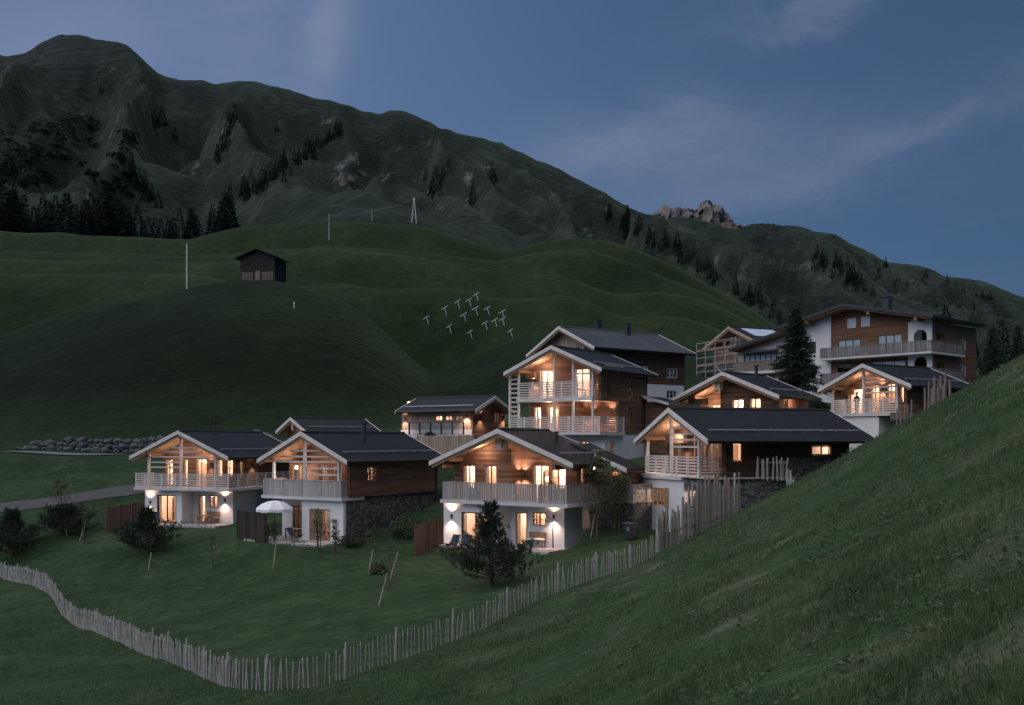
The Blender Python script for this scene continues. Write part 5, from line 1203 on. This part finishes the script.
o = rest.build('farther_pickets', M['stake'], fence); o['kind'] = 'stuff'
s = 1.0
while s < cum[-1]:
    x = float(np.interp(s, ss, sx)); y = float(np.interp(s, ss, sy)); z = float(np.interp(s, ss, sg))
    stake_obj('post', (x, y-.05, z), rng.uniform(1.22, 1.34), .06, (rng.gauss(0, .03), 0, 0), M['stake'], fence, int(s*10)); s += rng.uniform(2.3, 3.1)
for hh in (.32, .82):
    MB().tube([(float(a), float(b)-.035, float(c)+hh) for a, b, c in zip(sx[::6], sy[::6], sg[::6])], .006, 4).build('wire', M['metal'], fence)

M['stake_mix'] = plain('brown_grey_stake', (.23, .20, .175), .5, 2.2, .85, .4)
def palisade(label, A, B, n, h0, h1, r=(.05, .085), rails=(), mat='stake_dark', zf=None, wob=.12):
    root = empty('palisade_fence', (0, 0, 0)); tag(root, label, 'fence')
    for i in range(n):
        t = (i+rng.uniform(-.3, .3))/max(1, n-1); x = A[0]+(B[0]-A[0])*t+rng.gauss(0, wob*.4); y = A[1]+(B[1]-A[1])*t+rng.gauss(0, wob)
        z = gz(x, y) if zf is None else zf; hh = (h0+(h1-h0)*t)*rng.uniform(.78, 1.12)
        stake_obj('stake', (x, y, z), hh, rng.uniform(*r), (rng.gauss(0, .05), rng.gauss(0, .05), 0), M[mat if mat == 'stake_dark' or rng.random() < .65 else 'stake'], root, i+int(h0*100))
    for zz in rails:
        z0 = (gz(*A[:2]) if zf is None else zf)+zz; z1 = (gz(*B[:2]) if zf is None else zf)+zz
        MB().tube([(A[0], A[1]+.1, z0), (B[0], B[1]+.1, z1)], .045, 6).build('rail', M['stake_dark'], root)
    return root
palisade('tall palisade of rough grey stakes at the end of the picket fence', at(656, 50.2), at(690, 51.0), 28, 1.85, 2.15, rails=(.7,), mat='stake_mix')
palisade('taller dark palisade with rails against the stone wall corner', at(690, 51.6), at(738, 53.5), 34, 2.85, 2.6, rails=(.7, 1.7), mat='stake_mix')
palisade('pale grey stake fence on the deck before the long roofed chalet', at(757, 58.3)[:2] + (0,), at(787, 57.6)[:2] + (0,), 15, 1.25, 1.2, (.04, .06), (.9,), 'stake', -2.24)
palisade('short pale stakes stepping down beside the stone retaining wall', at(786, 57.4), at(796, 54.5), 9, 2.2, 1.3, (.045, .065), (), 'stake')
palisade('few thin stakes below the balcony of the right chalet', at(898, 72.6), at(911, 71.5), 5, 2.2, 2.3, (.06, .09))
palisade('tall dark stakes on the hillside edge beside the right chalet', at(927, 60), at(949, 58.5), 13, 2.6, 2.7, (.06, .1), (1.2,))
def screen(label, A, B, hgt, mat, n=3):
    root = empty('board_screen', A); tag(root, label, 'fence'); A = Vector(A); B = Vector(B); d = B-A; L = d.xy.length; u = Vector((d.x/L, d.y/L, 0)); sl = d.z/L
    for k in range(n):
        a = u*(L*k/n); b = u*(L*(k+1)/n-.04); m = MB(); z0 = sl*L*k/n
        nn = u.cross(Vector((0, 0, 1)))*.03
        i = len(m.v)
        for off in (-1, 1):
            for p, zz in ((a, z0-.3), (b, z0-.3), (b, z0+hgt), (a, z0+hgt)): q = p+nn*off; m.v.append((q.x, q.y, zz))
        m.f += [(0, 1, 2, 3), (7, 6, 5, 4), (0, 4, 5, 1), (1, 5, 6, 2), (2, 6, 7, 3), (3, 7, 4, 0)]
        m.build('board_panel', M[mat], root)
    for k in range(n+1):
        p = u*(L*k/n-.02); z0 = sl*L*k/n; MB().box(p.x-.06, p.x+.06, p.y-.06, p.y+.06, z0-.3, z0+hgt+.05).build('post', M[mat], root)
screen('brown board screen at the left wall of the leftmost chalet', at(107, 76.5), at(144, 78.4), 2.0, 'screen', 3)
screen('nearly black board screen behind the parasol terrace', at(238, 69.5), at(266, 66.5), 2.0, 'screen_dark', 3)
screen('two panel brown board screen left of the wide gabled chalet terrace', at(415, 61.8), at(443, 64.2), 2.0, 'screen', 2)
# plank fence under the lodge
screen('pale plank wall below the terrace of the low lodge', (at(418, 80)[0], 80, -1.2), (at(474, 78.5)[0], 78.5, -1.2), 1.55, 'larch', 4)

# =================================================================== terraces, path, road, boulders
def paving(label, pts, z, t=.12):
    m = MB().prism(pts, 'z', z-t-.3, z); o = m.build('terrace_paving', M['paving']); o['kind'] = 'structure'; return o
def hl(cx, cy, th, pts):
    c, n = math.cos(R(th)), math.sin(R(th)); return [(cx+x*c+y*n, cy-x*n+y*c) for x, y in pts]
paving('', hl(-26.58, 78, 18.9, [(-3.9, -.6), (3.9, -.6), (3.9, 2.15), (-.2, 2.15), (-.2, .77), (-3.9, .77)]), -6.74)
paving('', hl(-14.43, 67, 32.1, [(-4.6, -.9), (-1.2, -1.7), (3.2, -1.3), (3.25, .57), (-.45, .57), (-.45, 2.15), (-4.6, 2.15)]), -6.90)
paving('', hl(-.9, 62, 33.1, [(-5.2, -.7), (4.0, -.5), (4.0, 1.95), (-.35, 1.95), (-.35, .77), (-5.2, .77)]), -6.82)
def strip(name, pts, wd, mat, lift=.05, n=60):
    a = np.array(pts, float); t = np.r_[0, np.cumsum(np.hypot(*np.diff(a, axis=0).T))]; s = np.linspace(0, t[-1], n)
    x = smooth(np.interp(s, t, a[:, 0]), 3); y = smooth(np.interp(s, t, a[:, 1]), 3); dx = np.gradient(x); dy = np.gradient(y); l = np.hypot(dx, dy); nx, ny = -dy/l, dx/l
    V = []; k = 7
    for j in range(k):
        o = (j/(k-1)-.5)*wd; xx = x+nx*o; yy = y+ny*o; V.append(np.c_[xx, yy, ground(xx, yy)+lift])
    V = np.stack(V, 1).reshape(-1, 3); i = np.arange(n*k).reshape(n, k)
    q = np.stack([i[:-1, :-1], i[1:, :-1], i[1:, 1:], i[:-1, 1:]], -1).reshape(-1, 4)
    o = link(name, mesh_np(name, V, q, mat, True)); o['kind'] = 'structure'; return o
M['gravel'] = plain('pale_gravel', (.062, .061, .064), .25, 1.0, .95, .5, .2, 0, 22)
M['asphalt'] = plain('pale_asphalt', (.12, .12, .126), .12, .6, .9, .2, .2, 0, 30)
strip('path', [((-150-512)/F*84, 84), ((0-512)/F*84, 84), ((70-512)/F*83.6, 83.6), ((140-512)/F*85, 85), ((170-512)/F*87, 87)], 2.5, M['gravel'])
strip('road', [((-300-512)/F*100, 100.5), ((0-512)/F*100, 101.2), ((140-512)/F*100, 101.2), ((262-512)/F*100, 101.5), ((330-512)/F*100, 102)], 1.5, M['asphalt'], .10)
bw = empty('boulder_wall', (0, 0, 0)); tag(bw, 'rough wall of grey boulders above the road at the hill foot', 'stone wall')
def boulder(seed):
    rs = random.Random(seed); bm = bmesh.new(); bmesh.ops.create_icosphere(bm, subdivisions=2, radius=1)
    for v in bm.verts:
        n = v.co.normalized(); k = 1+.22*math.sin(n.x*3.1+seed)+.18*math.cos(n.y*4.2+seed*1.7)+rs.uniform(-.07, .07); v.co = Vector((n.x*k, n.y*k*.8, n.z*k*.72))
        for ax in range(3): v.co[ax] = max(-.82, min(.82, v.co[ax]))
    me = bpy.data.meshes.new('boulder'); bm.to_mesh(me); bm.free(); me.materials.append(M['boulder']); return me
BD = [boulder(s) for s in range(7)]
for row in range(3):
    px = 20+row*14
    while px < 275-row*4:
        D = 104.2+row*.35; r = rng.uniform(.34, .66); p = at(px, D)
        z = gz((px-512)/F*103.2, 103.2)+.2+row*.52
        if not (row == 2 and px < 60):
            o = link('boulder', BD[rng.randrange(7)], bw, (p[0], D, z)); o.scale = (r*1.15, r, r*.85); o.rotation_euler = (rng.uniform(-.3, .3), rng.uniform(-.3, .3), rng.uniform(0, 6.28))
        px += r*980/104*1.75
# retaining terrace beside the third chalet
h = House('entrance_terrace', 'stone walled entrance terrace with board railing beside the wide gabled chalet', 'terrace', -.9, 62, 33.1, -6.9)
h.part('retaining_wall', wall(MB(), 'f', 4.45, 4.95, 7.3, -7.6, -4.0).box(7.05, 7.3, 4.7, 9.0, -7.6, -4.0), 'stone'); h.part('deck', MB().box(4.95, 7.35, 4.4, 9.0, -4.0, -3.93), 'paving')
rail(h, [(4.95, 4.5), (7.25, 4.5), (7.25, 8.5)], -3.93, 1.1, 'boards', 'grey_wood', 1.6)

# =================================================================== poles, pylon, barriers
def pole(label, px, py_base, py_top, r=.13, mat='stake', d0=100):
    p = hit(px, py_base, d0); hgt = (py_base-py_top)*p[1]/F
    root = empty('utility_pole', p); tag(root, label, 'pole')
    MB().tube([(0, 0, -.4), (0, 0, hgt)], [r, r*.8], 8).build('shaft', M[mat], root); MB().box(-.28, .28, -.05, .05, hgt-.5, hgt-.38).build('cross_arm', M['metal'], root)
    return p, hgt
pole('pale slender pole on the meadow left of the hay hut', 187, 289, 244, .17, 'metal_pale', 150)
p1, h1 = pole('grey wooden pole on the rounded meadow crest right of the hay hut', 329, 241, 215, .20, 'stake', 230)
p2, h2 = pole('short grey pole behind the top meadow crest', 372, 222, 210, .2, 'stake', 260)
q = hit(414, 223, 260); hgt = 25*q[1]/F
root = empty('pylon', q); tag(root, 'pale A shaped wooden pylon on the meadow skyline', 'pylon')
for s in (-1, 1): MB().tube([(s*1.15, 0, -.4), (s*.1, 0, hgt)], [.2, .16], 8).build('leg', M['trim'], root)
MB().box(-.75, .75, -.07, .07, hgt*.34, hgt*.34+.16).build('cross_arm', M['trim'], root); MB().box(-.9, .9, -.08, .08, hgt-.5, hgt-.32).build('cross_arm', M['trim'], root)
def cable(label, a, b, sag):
    pts = [tuple(Vector(a).lerp(Vector(b), t/16)-Vector((0, 0, sag*4*(t/16)*(1-t/16)))) for t in range(17)]
    o = MB().tube(pts, .028, 4).build('power_cable', M['metal_pale']); tag(o, label, 'cable')
cable('thin cable from the pylon to the short grey pole', (q[0], q[1], q[2]+hgt-.3), (p2[0], p2[1], p2[2]+h2-.3), 1.0)
cable('thin cable from the short pole down to the pole on the meadow crest', (p2[0], p2[1], p2[2]+h2-.3), (p1[0], p1[1], p1[2]+h1-.3), 1.2)
mk = hit(294, 309, 120); root = empty('marker_post', mk); tag(root, 'tiny white marker post on the dark grass right of the hay hut', 'post')
MB().tube([(0, 0, -.1), (0, 0, .75)], .07, 6).build('shaft', M['trim_white'], root); MB().box(-.13, .13, -.1, .1, .75, .98).build('cap', M['trim_white'], root)
for k, (bx, by) in enumerate(((265, 378), (388, 315), (478, 262), (556, 248), (605, 214), (600, 314), (680, 314), (782, 335), (784, 388), (520, 362), (420, 435), (563, 466), (665, 415), (732, 393), (838, 458))):
    px = 390+bx/6.83; py = 270+by/6.83; p = hit(px, py, 110); sc_ = p[1]/F*8.6
    if k == 0:
        b0 = empty('snow_barrier', p)
        MB().bar((0, 0, -.15), (-.28, -.10, .82), .085).build('upright', M['barrier'], b0); MB().bar((.06, -.40, .92), (-.66, .40, .60), .07).build('cross_beam', M['barrier'], b0)
        o = b0
    else: o = copy_tree(b0); o.location = p
    o.scale = (sc_,)*3; o.rotation_euler = (0, 0, rng.uniform(-.12, .12))
    tag(o, 'small pale T shaped snow barrier in the group on the dark hill', 'snow barrier', 'snow barriers on the hill')
# street lamp above the lodge roof
p = at(409, 99); root = empty('street_lamp', p); tag(root, 'small lit street lamp standing behind the lodge roof', 'street lamp'); zt = (HY-404)/F*99-p[2]
MB().tube([(0, 0, -.3), (0, 0, zt)], .05, 8).build('shaft', M['metal'], root); MB().lathe((0, 0, zt+.12), [(.05, -.14), (.15, -.05), (.15, .05), (.05, .14)], 10).build('globe', M['bulb'], root, True)
light('POINT', 'lamp_or_fill_light', (0, 0, zt+.5), 60, (1, .66, .4), root, .1)
# stakes by the young trees
for px, y0, y1, dx, lb in ((79, 541, 520, 7, 'pale leaning stake beside the sapling near the path'), (67, 537, 520, -2, 'short pale stake at the dark low pine'), (148, 571, 553, 3, 'pale stake below the bushy young pine'), (211, 567, 546, 3, 'pale stake at the lawn sapling before the leftmost chalet'),
    (273, 568, 541, 3, 'pale stake on the lawn below the parasol terrace'), (368, 574, 549, 5, 'pale stake at the sapling below the stone wall'), (378, 606, 574, 9, 'lower of the two long pale stakes crossing at the sapling'), (388, 583, 552, 10, 'upper of the two long pale stakes crossing at the sapling'),
    (572, 545, 523, 6, 'slanting pale stake at the side wall of the wide gabled chalet'), (590, 538, 514, 5, 'second slanting pale stake, nearer the dark young tree')):
    p = hit(px, y0, 30, 95); hh = (y0-y1)*p[1]/F
    o = MB().tube([(0, 0, -.2), (dx*p[1]/F, .05, hh)], [.045, .04], 6).build('tree_stake', M['larch']); o.location = p; tag(o, lb, 'stake')

# =================================================================== terrace things
def bench(label, cx, cy, th, x0, x1, y, z, fleece=False):
    c, n = math.cos(R(th)), math.sin(R(th)); xm = (x0+x1)/2; L = (x1-x0)/2
    root = empty('bench', (cx+xm*c+y*n, cy-xm*n+y*c, z), -R(th)); tag(root, label, 'bench')
    MB().box(-L, L, -.22, .22, .42, .47).build('seat', M['beam'], root); MB().box(-L, L, .20, .25, .52, .95).build('backrest', M['beam'], root)
    for s in (-1, 1):
        for y_ in (-.19, .17): MB().box(s*(L-.08)-.035, s*(L-.08)+.035, y_-.03, y_+.03, 0, .42).build('leg', M['beam'], root)
        MB().box(s*(L-.08)-.03, s*(L-.08)+.03, .19, .24, .42, .95).build('back_post', M['beam'], root)
    if fleece:
        m = MB(); 
        o = MB().box(-L*.82, L*.82, -.26, .20, .472, .54).build('sheepskin', M['fleece']); o.location = root.location; o.rotation_euler = root.rotation_euler
        bm = bmesh.new(); bm.from_mesh(o.data); bmesh.ops.subdivide_edges(bm, edges=bm.edges, cuts=5, use_grid_fill=True)
        for v in bm.verts:
            if v.co.z > .5: v.co.z += rng.uniform(-.02, .05)
            v.co.x += rng.uniform(-.03, .03); v.co.y += rng.uniform(-.03, .03)*(v.co.z > .5)
        bm.to_mesh(o.data); bm.free(); tag(o, 'white sheepskin spread over the bench of the wide gabled chalet', 'sheepskin')
    return root
def table(label, cx, cy, th, x, y, z, w=.75, d=.4, hgt=.72):
    c, n = math.cos(R(th)), math.sin(R(th)); root = empty('table', (cx+x*c+y*n, cy-x*n+y*c, z), -R(th)); tag(root, label, 'table')
    MB().box(-w, w, -d, d, hgt-.05, hgt).build('table_top', M['beam'], root)
    for sx_ in (-1, 1):
        for sy_ in (-1, 1): MB().box(sx_*(w-.08)-.035, sx_*(w-.08)+.035, sy_*(d-.08)-.035, sy_*(d-.08)+.035, 0, hgt-.05).build('leg', M['beam'], root)
def deck_chair(label, p, rz, name='deck_chair'):
    root = empty(name, p, rz); tag(root, label, 'deck chair')
    for s in (-.3, .3):
        MB().bar((s, -.55, .05), (s, .55, .48), .04).build('frame', M['stake_dark'], root); MB().bar((s*.9, .15, .0), (s*.9, -.55, .95), .04).build('frame', M['stake_dark'], root); MB().bar((s*.8, .5, .45), (s*.8, -.1, .02), .035).build('leg', M['stake_dark'], root)
    m = MB(); b = [(-.52, .93), (-.25, .5), (0, .30), (.28, .33), (.5, .45)]
    for (y0, z0), (y1, z1) in zip(b, b[1:]): m.prism([(y0, z0), (y1, z1), (y1, z1+.015), (y0, z0+.015)], 'x', -.28, .28)
    m.build('sling', M['fabric_dark'], root)
h1, h2, h3 = (-26.58, 78, 18.9), (-14.43, 67, 32.1), (-.9, 62, 33.1)
def lp(hh, x, y, z): (a, b), = hl(*hh, [(x, y)]); return (a, b, z)
bench('plain wooden bench against the recessed wall of the leftmost chalet', *h1, 1.25, 2.45, 1.85, -6.74); table('wooden table in front of the bench of the leftmost chalet', *h1, 1.6, .9, -6.74)
bench('wooden bench in the shaded recess under the parasol chalet balcony', *h2, -1.75, -.75, 1.8, -6.9); table('small wooden table before the bench in the shaded recess', *h2, -1.5, .9, -6.9, .6)
bench('bench under the square window of the wide gabled chalet', *h3, 1.2, 2.5, 1.6, -6.82, True)
deck_chair('dark deck chair before the patio door of the leftmost chalet', lp(h1, -2.2, .1, -6.74), R(200)); deck_chair('low reclined deck chair on the parasol terrace', lp(h2, .0, -.6, -6.9), R(-120))
deck_chair('dark blue deck chair beside the largest pine', lp(h3, -2.6, -1.3, gz(*lp(h3, -2.6, -1.3, 0)[:2])), R(150)); deck_chair('second dark blue deck chair, half hidden by the largest pine', lp(h3, -1.6, -1.2, gz(*lp(h3, -1.6, -1.2, 0)[:2])), R(170))
p = lp(h2, -2.1, -.4, -6.9); root = empty('parasol', p); tag(root, 'open white parasol on the terrace of the second chalet', 'parasol')
MB().tube([(0, 0, .05), (0, 0, 2.75)], .03, 8).build('pole', M['beam'], root); MB().lathe((0, 0, 0), [(.3, 0), (.3, .06), (.06, .1), (.05, .3)], 14).build('base', M['concrete'], root)
m = MB(); n = 8; rings = []
for rr, zz in ((.02, 2.72), (.45, 2.66), (.9, 2.48), (1.28, 2.18), (1.29, 2.0)):
    b = len(m.v); rings.append(b)
    for k in range(n*3):
        g = 2*math.pi*k/(n*3); s_ = 1-.05*(k % 3 != 0)*(rr > .3); m.v.append((rr*s_*math.cos(g), rr*s_*math.sin(g), zz-(.05 if k % 3 and rr > .3 else 0)))
for b0, b1 in zip(rings, rings[1:]): m.f += [(b0+k, b0+(k+1) % (n*3), b1+(k+1) % (n*3), b1+k) for k in range(n*3)]
m.build('canopy', M['fabric_white'], root)
for k in range(n): g = 2*math.pi*k/n; MB().bar((0, 0, 2.1), (.85*math.cos(g), .85*math.sin(g), 2.44), .018).build('rib', M['beam'], root)
p = at(630, 60.0); root = empty('waste_bin', p, -R(30)); tag(root, 'black wheeled waste bin on the grass beside the white wall', 'bin')
m = MB().prism([(-.27, .06), (.27, .06), (.31, .98), (-.31, .98)], 'y', -.33, .33); m.build('body', M['bin'], root); MB().prism([(-.38, .98), (.36, .98), (.34, 1.06), (-.30, 1.08)], 'x', -.33, .33).build('lid', M['bin'], root)
for s in (-1, 1): MB().tube([(s*.25, .3, .1), (s*.31, .3, .1)], .1, 12).build('wheel', M['bin'], root)
MB().box(-.10, .10, -.345, -.332, .55, .80).build('sticker', M['tarp'], root)

# =================================================================== person in the doorway of the right chalet
def person(label, p, rz):
    J = {'pel': (0, 0, .95, .155), 'bel': (0, -.01, 1.1, .145), 'che': (0, 0, 1.32, .165), 'nk': (0, 0, 1.49, .06), 'hd0': (0, -.015, 1.56, .075), 'hd1': (0, -.02, 1.65, .10), 'hd2': (0, -.01, 1.74, .07),
         'sl': (.19, 0, 1.41, .065), 'el': (.25, .03, 1.13, .047), 'wl': (.17, -.17, 1.0, .034), 'hl': (.13, -.24, 1.0, .036), 'sr': (-.19, 0, 1.41, .065), 'er': (-.26, .03, 1.13, .047), 'wr': (-.18, -.16, 1.02, .034), 'hr': (-.14, -.24, 1.02, .036),
         'tl': (.09, 0, .90, .10), 'kl': (.10, -.02, .50, .065), 'al': (.10, .02, .09, .045), 'fl': (.11, -.14, .04, .04), 'tr': (-.09, 0, .90, .10), 'kr': (-.10, -.02, .50, .065), 'ar': (-.10, .02, .09, .045), 'fr': (-.11, -.14, .04, .04)}
    E = [('pel', 'bel'), ('bel', 'che'), ('che', 'nk'), ('nk', 'hd0'), ('hd0', 'hd1'), ('hd1', 'hd2'), ('che', 'sl'), ('sl', 'el'), ('el', 'wl'), ('wl', 'hl'), ('che', 'sr'), ('sr', 'er'), ('er', 'wr'), ('wr', 'hr'),
         ('pel', 'tl'), ('tl', 'kl'), ('kl', 'al'), ('al', 'fl'), ('pel', 'tr'), ('tr', 'kr'), ('kr', 'ar'), ('ar', 'fr')]
    for s, sd in ((1, 'l'), (-1, 'r')):          # five fingers a hand
        hx, hy, hz, _ = J['h'+sd]
        for k in range(4): J[f'f{k}{sd}'] = (hx-s*(.03-.02*k), hy-.05, hz+.005, .010); J[f'g{k}{sd}'] = (hx-s*(.03-.02*k), hy-.085-.008*(k in (1, 2)), hz-.02, .008); E += [('h'+sd, f'f{k}{sd}'), (f'f{k}{sd}', f'g{k}{sd}')]
        J['t'+sd+'h'] = (hx-s*.05, hy-.01, hz+.03, .011); E.append(('h'+sd, 't'+sd+'h'))
    ks = list(J); me = bpy.data.meshes.new('person'); me.from_pydata([J[k][:3] for k in ks], [(ks.index(a), ks.index(b)) for a, b in E], [])
    o = bpy.data.objects.new('person', me); COL.objects.link(o)
    md = o.modifiers.new('skin', 'SKIN'); md.use_smooth_shade = True; o.modifiers.new('sub', 'SUBSURF').levels = 1; o.modifiers['sub'].render_levels = 1
    for k, sv in zip(ks, me.skin_vertices[0].data): sv.radius = (J[k][3],)*2; sv.use_root = (k == 'pel')
    bpy.context.view_layer.update(); dg = bpy.context.evaluated_depsgraph_get(); m2 = bpy.data.meshes.new_from_object(o.evaluated_get(dg))
    bpy.data.objects.remove(o); m2.materials.clear(); m2.materials.append(M['cloth']); m2.materials.append(M['skin'])
    for f_ in m2.polygons:
        c = f_.center; f_.material_index = 1 if c.z > 1.50 or (c.y < -.15 and .9 < c.z < 1.1) else 0; f_.use_smooth = True
    b = link('person', m2, None, p); b.rotation_euler = (0, 0, rz); tag(b, label, 'person')
    hm = MB().lathe((0, .012, 1.70), [(.03, .115), (.085, .085), (.108, .03), (.105, -.05), (.08, -.10)], 14); hm.build('hair', M['fabric_dark'], b, True)
    fm = MB(); fm.prism([(-.012, 1.655), (.012, 1.655), (.016, 1.62), (-.016, 1.62)], 'y', -.145, -.105); fm.build('nose', M['skin'], b)
    for s in (-1, 1): MB().lathe((s*.035, -.108, 1.665), [(.004, -.012), (.013, 0), (.004, .012)], 8).build('eye', M['cloth'], b, True)
    return b
hp = chalet_person
wp = hp.world(-1.75, 1.55, 2.07); person('person in dark clothes standing at the lit balcony door', wp, -hp.th)

# =================================================================== rocky peak far behind
nx_, ny_ = 150, 40
pxs = np.linspace(640, 752, nx_); cre = np.interp(pxs, [640, 655, 662, 672, 680, 690, 697, 701, 706, 712, 718, 724, 730, 735, 742, 752], [226, 213, 209, 204, 205, 209, 208, 202, 200, 201, 203, 209, 213, 222, 224, 230])
V = np.zeros((ny_, nx_, 3))
for j in range(ny_):
    t = j/(ny_-1); D = 2500+t*320; x = (pxs-512)/F*2820
    ztop = (HY-cre)/F*2820; zz = 420+(ztop-420)*t**.8
    jag = (fbm(x/26, np.full(nx_, j*.30), 4, 61)*110+np.floor(fbm(x/14, np.full(nx_, j*.05), 2, 66)*9)*12)*(.25+.75*math.sin(math.pi*min(1, t*1.0))*.9)
    V[j] = np.c_[x*(.9+.1*t)+fbm(x/40, np.full(nx_, j*.2), 3, 63)*25, np.full(nx_, D)+jag*1.4, zz+np.floor(fbm(x/17, np.full(nx_, 3.3), 3, 69)*8)*4*t+jag*.10]
i = np.arange(nx_*ny_).reshape(ny_, nx_)
pm, ntp = new_mat('pale_rock_face')
pp = ntp.n('ShaderNodeNewGeometry').outputs['Position']
rr = ntp.noise(ntp.scale(pp, (1, 1, .45)), .02, 6, .68); colr = ntp.ramp(rr, [(.3, (.075, .072, .074)), (.7, (.20, .185, .18))])
finish(ntp, colr, .95, rr, 1.0, 20.0, .1)
o = link('rocky_peak', mesh_np('rocky_peak', V.reshape(-1, 3), np.stack([i[:-1, :-1], i[:-1, 1:], i[1:, 1:], i[1:, :-1]], -1).reshape(-1, 4), pm)); o['kind'] = 'structure'

# =================================================================== grass of the slope
def blades(n, dmin, dmax, mat, name, label, seed, hlo, hhi, wk):
    rs = np.random.RandomState(seed)
    D = np.exp(rs.uniform(math.log(dmin), math.log(dmax), n)); u = rs.uniform(-.62, 1.02, n); x = u*(D+6); y = D
    fyx = np.interp(x, fx, fy)                       # only on the near side of the fence
    keep = (y < np.where(x > fx[-1], 52+0*x, np.where(x < fx[0], 80, fyx-.15))) & (y/980 > 0)
    cl = fbm(x/1.7, y/1.7, 3, seed+2); keep &= cl > rs.uniform(-.42, .10, n)
    x, y, D, cl = x[keep], y[keep], D[keep], cl[keep]; n = len(x); z = ground(x, y)-.02
    hgt = (rs.uniform(hlo, hhi, n)*(1+1.5*np.clip(cl, -.3, .5))); wd = wk*(.6+.045*D)*rs.uniform(.7, 1.4, n)
    g = rs.uniform(0, 6.283, n); ca, sa = np.cos(g), np.sin(g); bend = hgt*rs.uniform(.15, .75, n); ba = rs.uniform(0, 6.283, n)
    bx, by = np.cos(ba)*bend - .12*hgt, np.sin(ba)*bend
    o = np.c_[x, y, z]; s = np.c_[ca, sa, 0*ca]*wd[:, None]*.5
    mid = o+np.c_[bx*.3, by*.3, hgt*.6]; tip = o+np.c_[bx, by, hgt*.95]
    V = np.stack([o-s, o+s, mid+s*.8, mid-s*.8, tip], 1).reshape(-1, 3); k = np.arange(n)[:, None]*5
    T = np.concatenate([k+np.array([[0, 1, 2]]), k+np.array([[0, 2, 3]]), k+np.array([[3, 2, 4]])])
    return tag(link(name, mesh_np(name, V, T, mat)), label, 'grass', kind='stuff')
def grass_mat(name, stops):
    m, nt = new_mat(name); p = nt.n('ShaderNodeNewGeometry').outputs['Position']
    f = nt.math('ADD', nt.math('MULTIPLY', nt.noise(p, .5, 4, .6), .5), nt.math('MULTIPLY', nt.noise(p, 9.0, 3, .6), .5))
    c = nt.ramp(f, stops)
    d = nt.n('ShaderNodeBsdfPrincipled', {'Base Color': c, 'Roughness': .7, 'Specular IOR Level': .25})
    t = nt.n('ShaderNodeBsdfTranslucent', {'Color': c}); mx = nt.n('ShaderNodeMixShader', {0: .3, 1: d.outputs[0], 2: t.outputs[0]})
    nt.n('ShaderNodeOutputMaterial', {0: mx.outputs[0]}); return m
GM = grass_mat('slope_grass', [(.32, (.020, .042, .016)), (.47, (.062, .104, .044)), (.58, (.12, .16, .075)), (.70, (.24, .24, .15))])
WM = grass_mat('broad_leaves', [(.3, (.04, .065, .032)), (.55, (.085, .12, .062)), (.75, (.14, .16, .10))])
blades(640000, 4.5, 56, GM, 'grass', 'uncut grass covering the near hillside', 101, .05, .16, .0095)
rs = np.random.RandomState(55); n = 4600
D = np.exp(rs.uniform(math.log(6), math.log(50), n)); x = rs.uniform(-.5, .95, n)*(D+5); y = D
ok = (y < np.where(x > fx[-1], 50, np.interp(x, fx, fy)-.5)) & (fbm(x/4, y/4, 3, 8) > .0); x, y = x[ok], y[ok]; z = ground(x, y)
L = 9; g = rs.uniform(0, 6.283, (len(x), L)); sz = rs.uniform(.025, .065, (len(x), L))*(1+.012*y[:, None])
P = np.stack([np.repeat(x[:, None], L, 1)+np.cos(g)*.05, np.repeat(y[:, None], L, 1)+np.sin(g)*.05, np.repeat(z[:, None], L, 1)+rs.uniform(.02, .2, (len(x), L))], -1).reshape(-1, 3)
Dv = np.stack([np.cos(g), np.sin(g), rs.uniform(-.1, .7, g.shape)], -1).reshape(-1, 3)
tag(link('meadow_weeds', cards(P, Dv, sz.ravel()*.75, sz.ravel()*1.4, WM, 'meadow_weeds', seed=9)), 'broad leaved meadow plants in patches on the near hillside', 'weeds', kind='stuff')
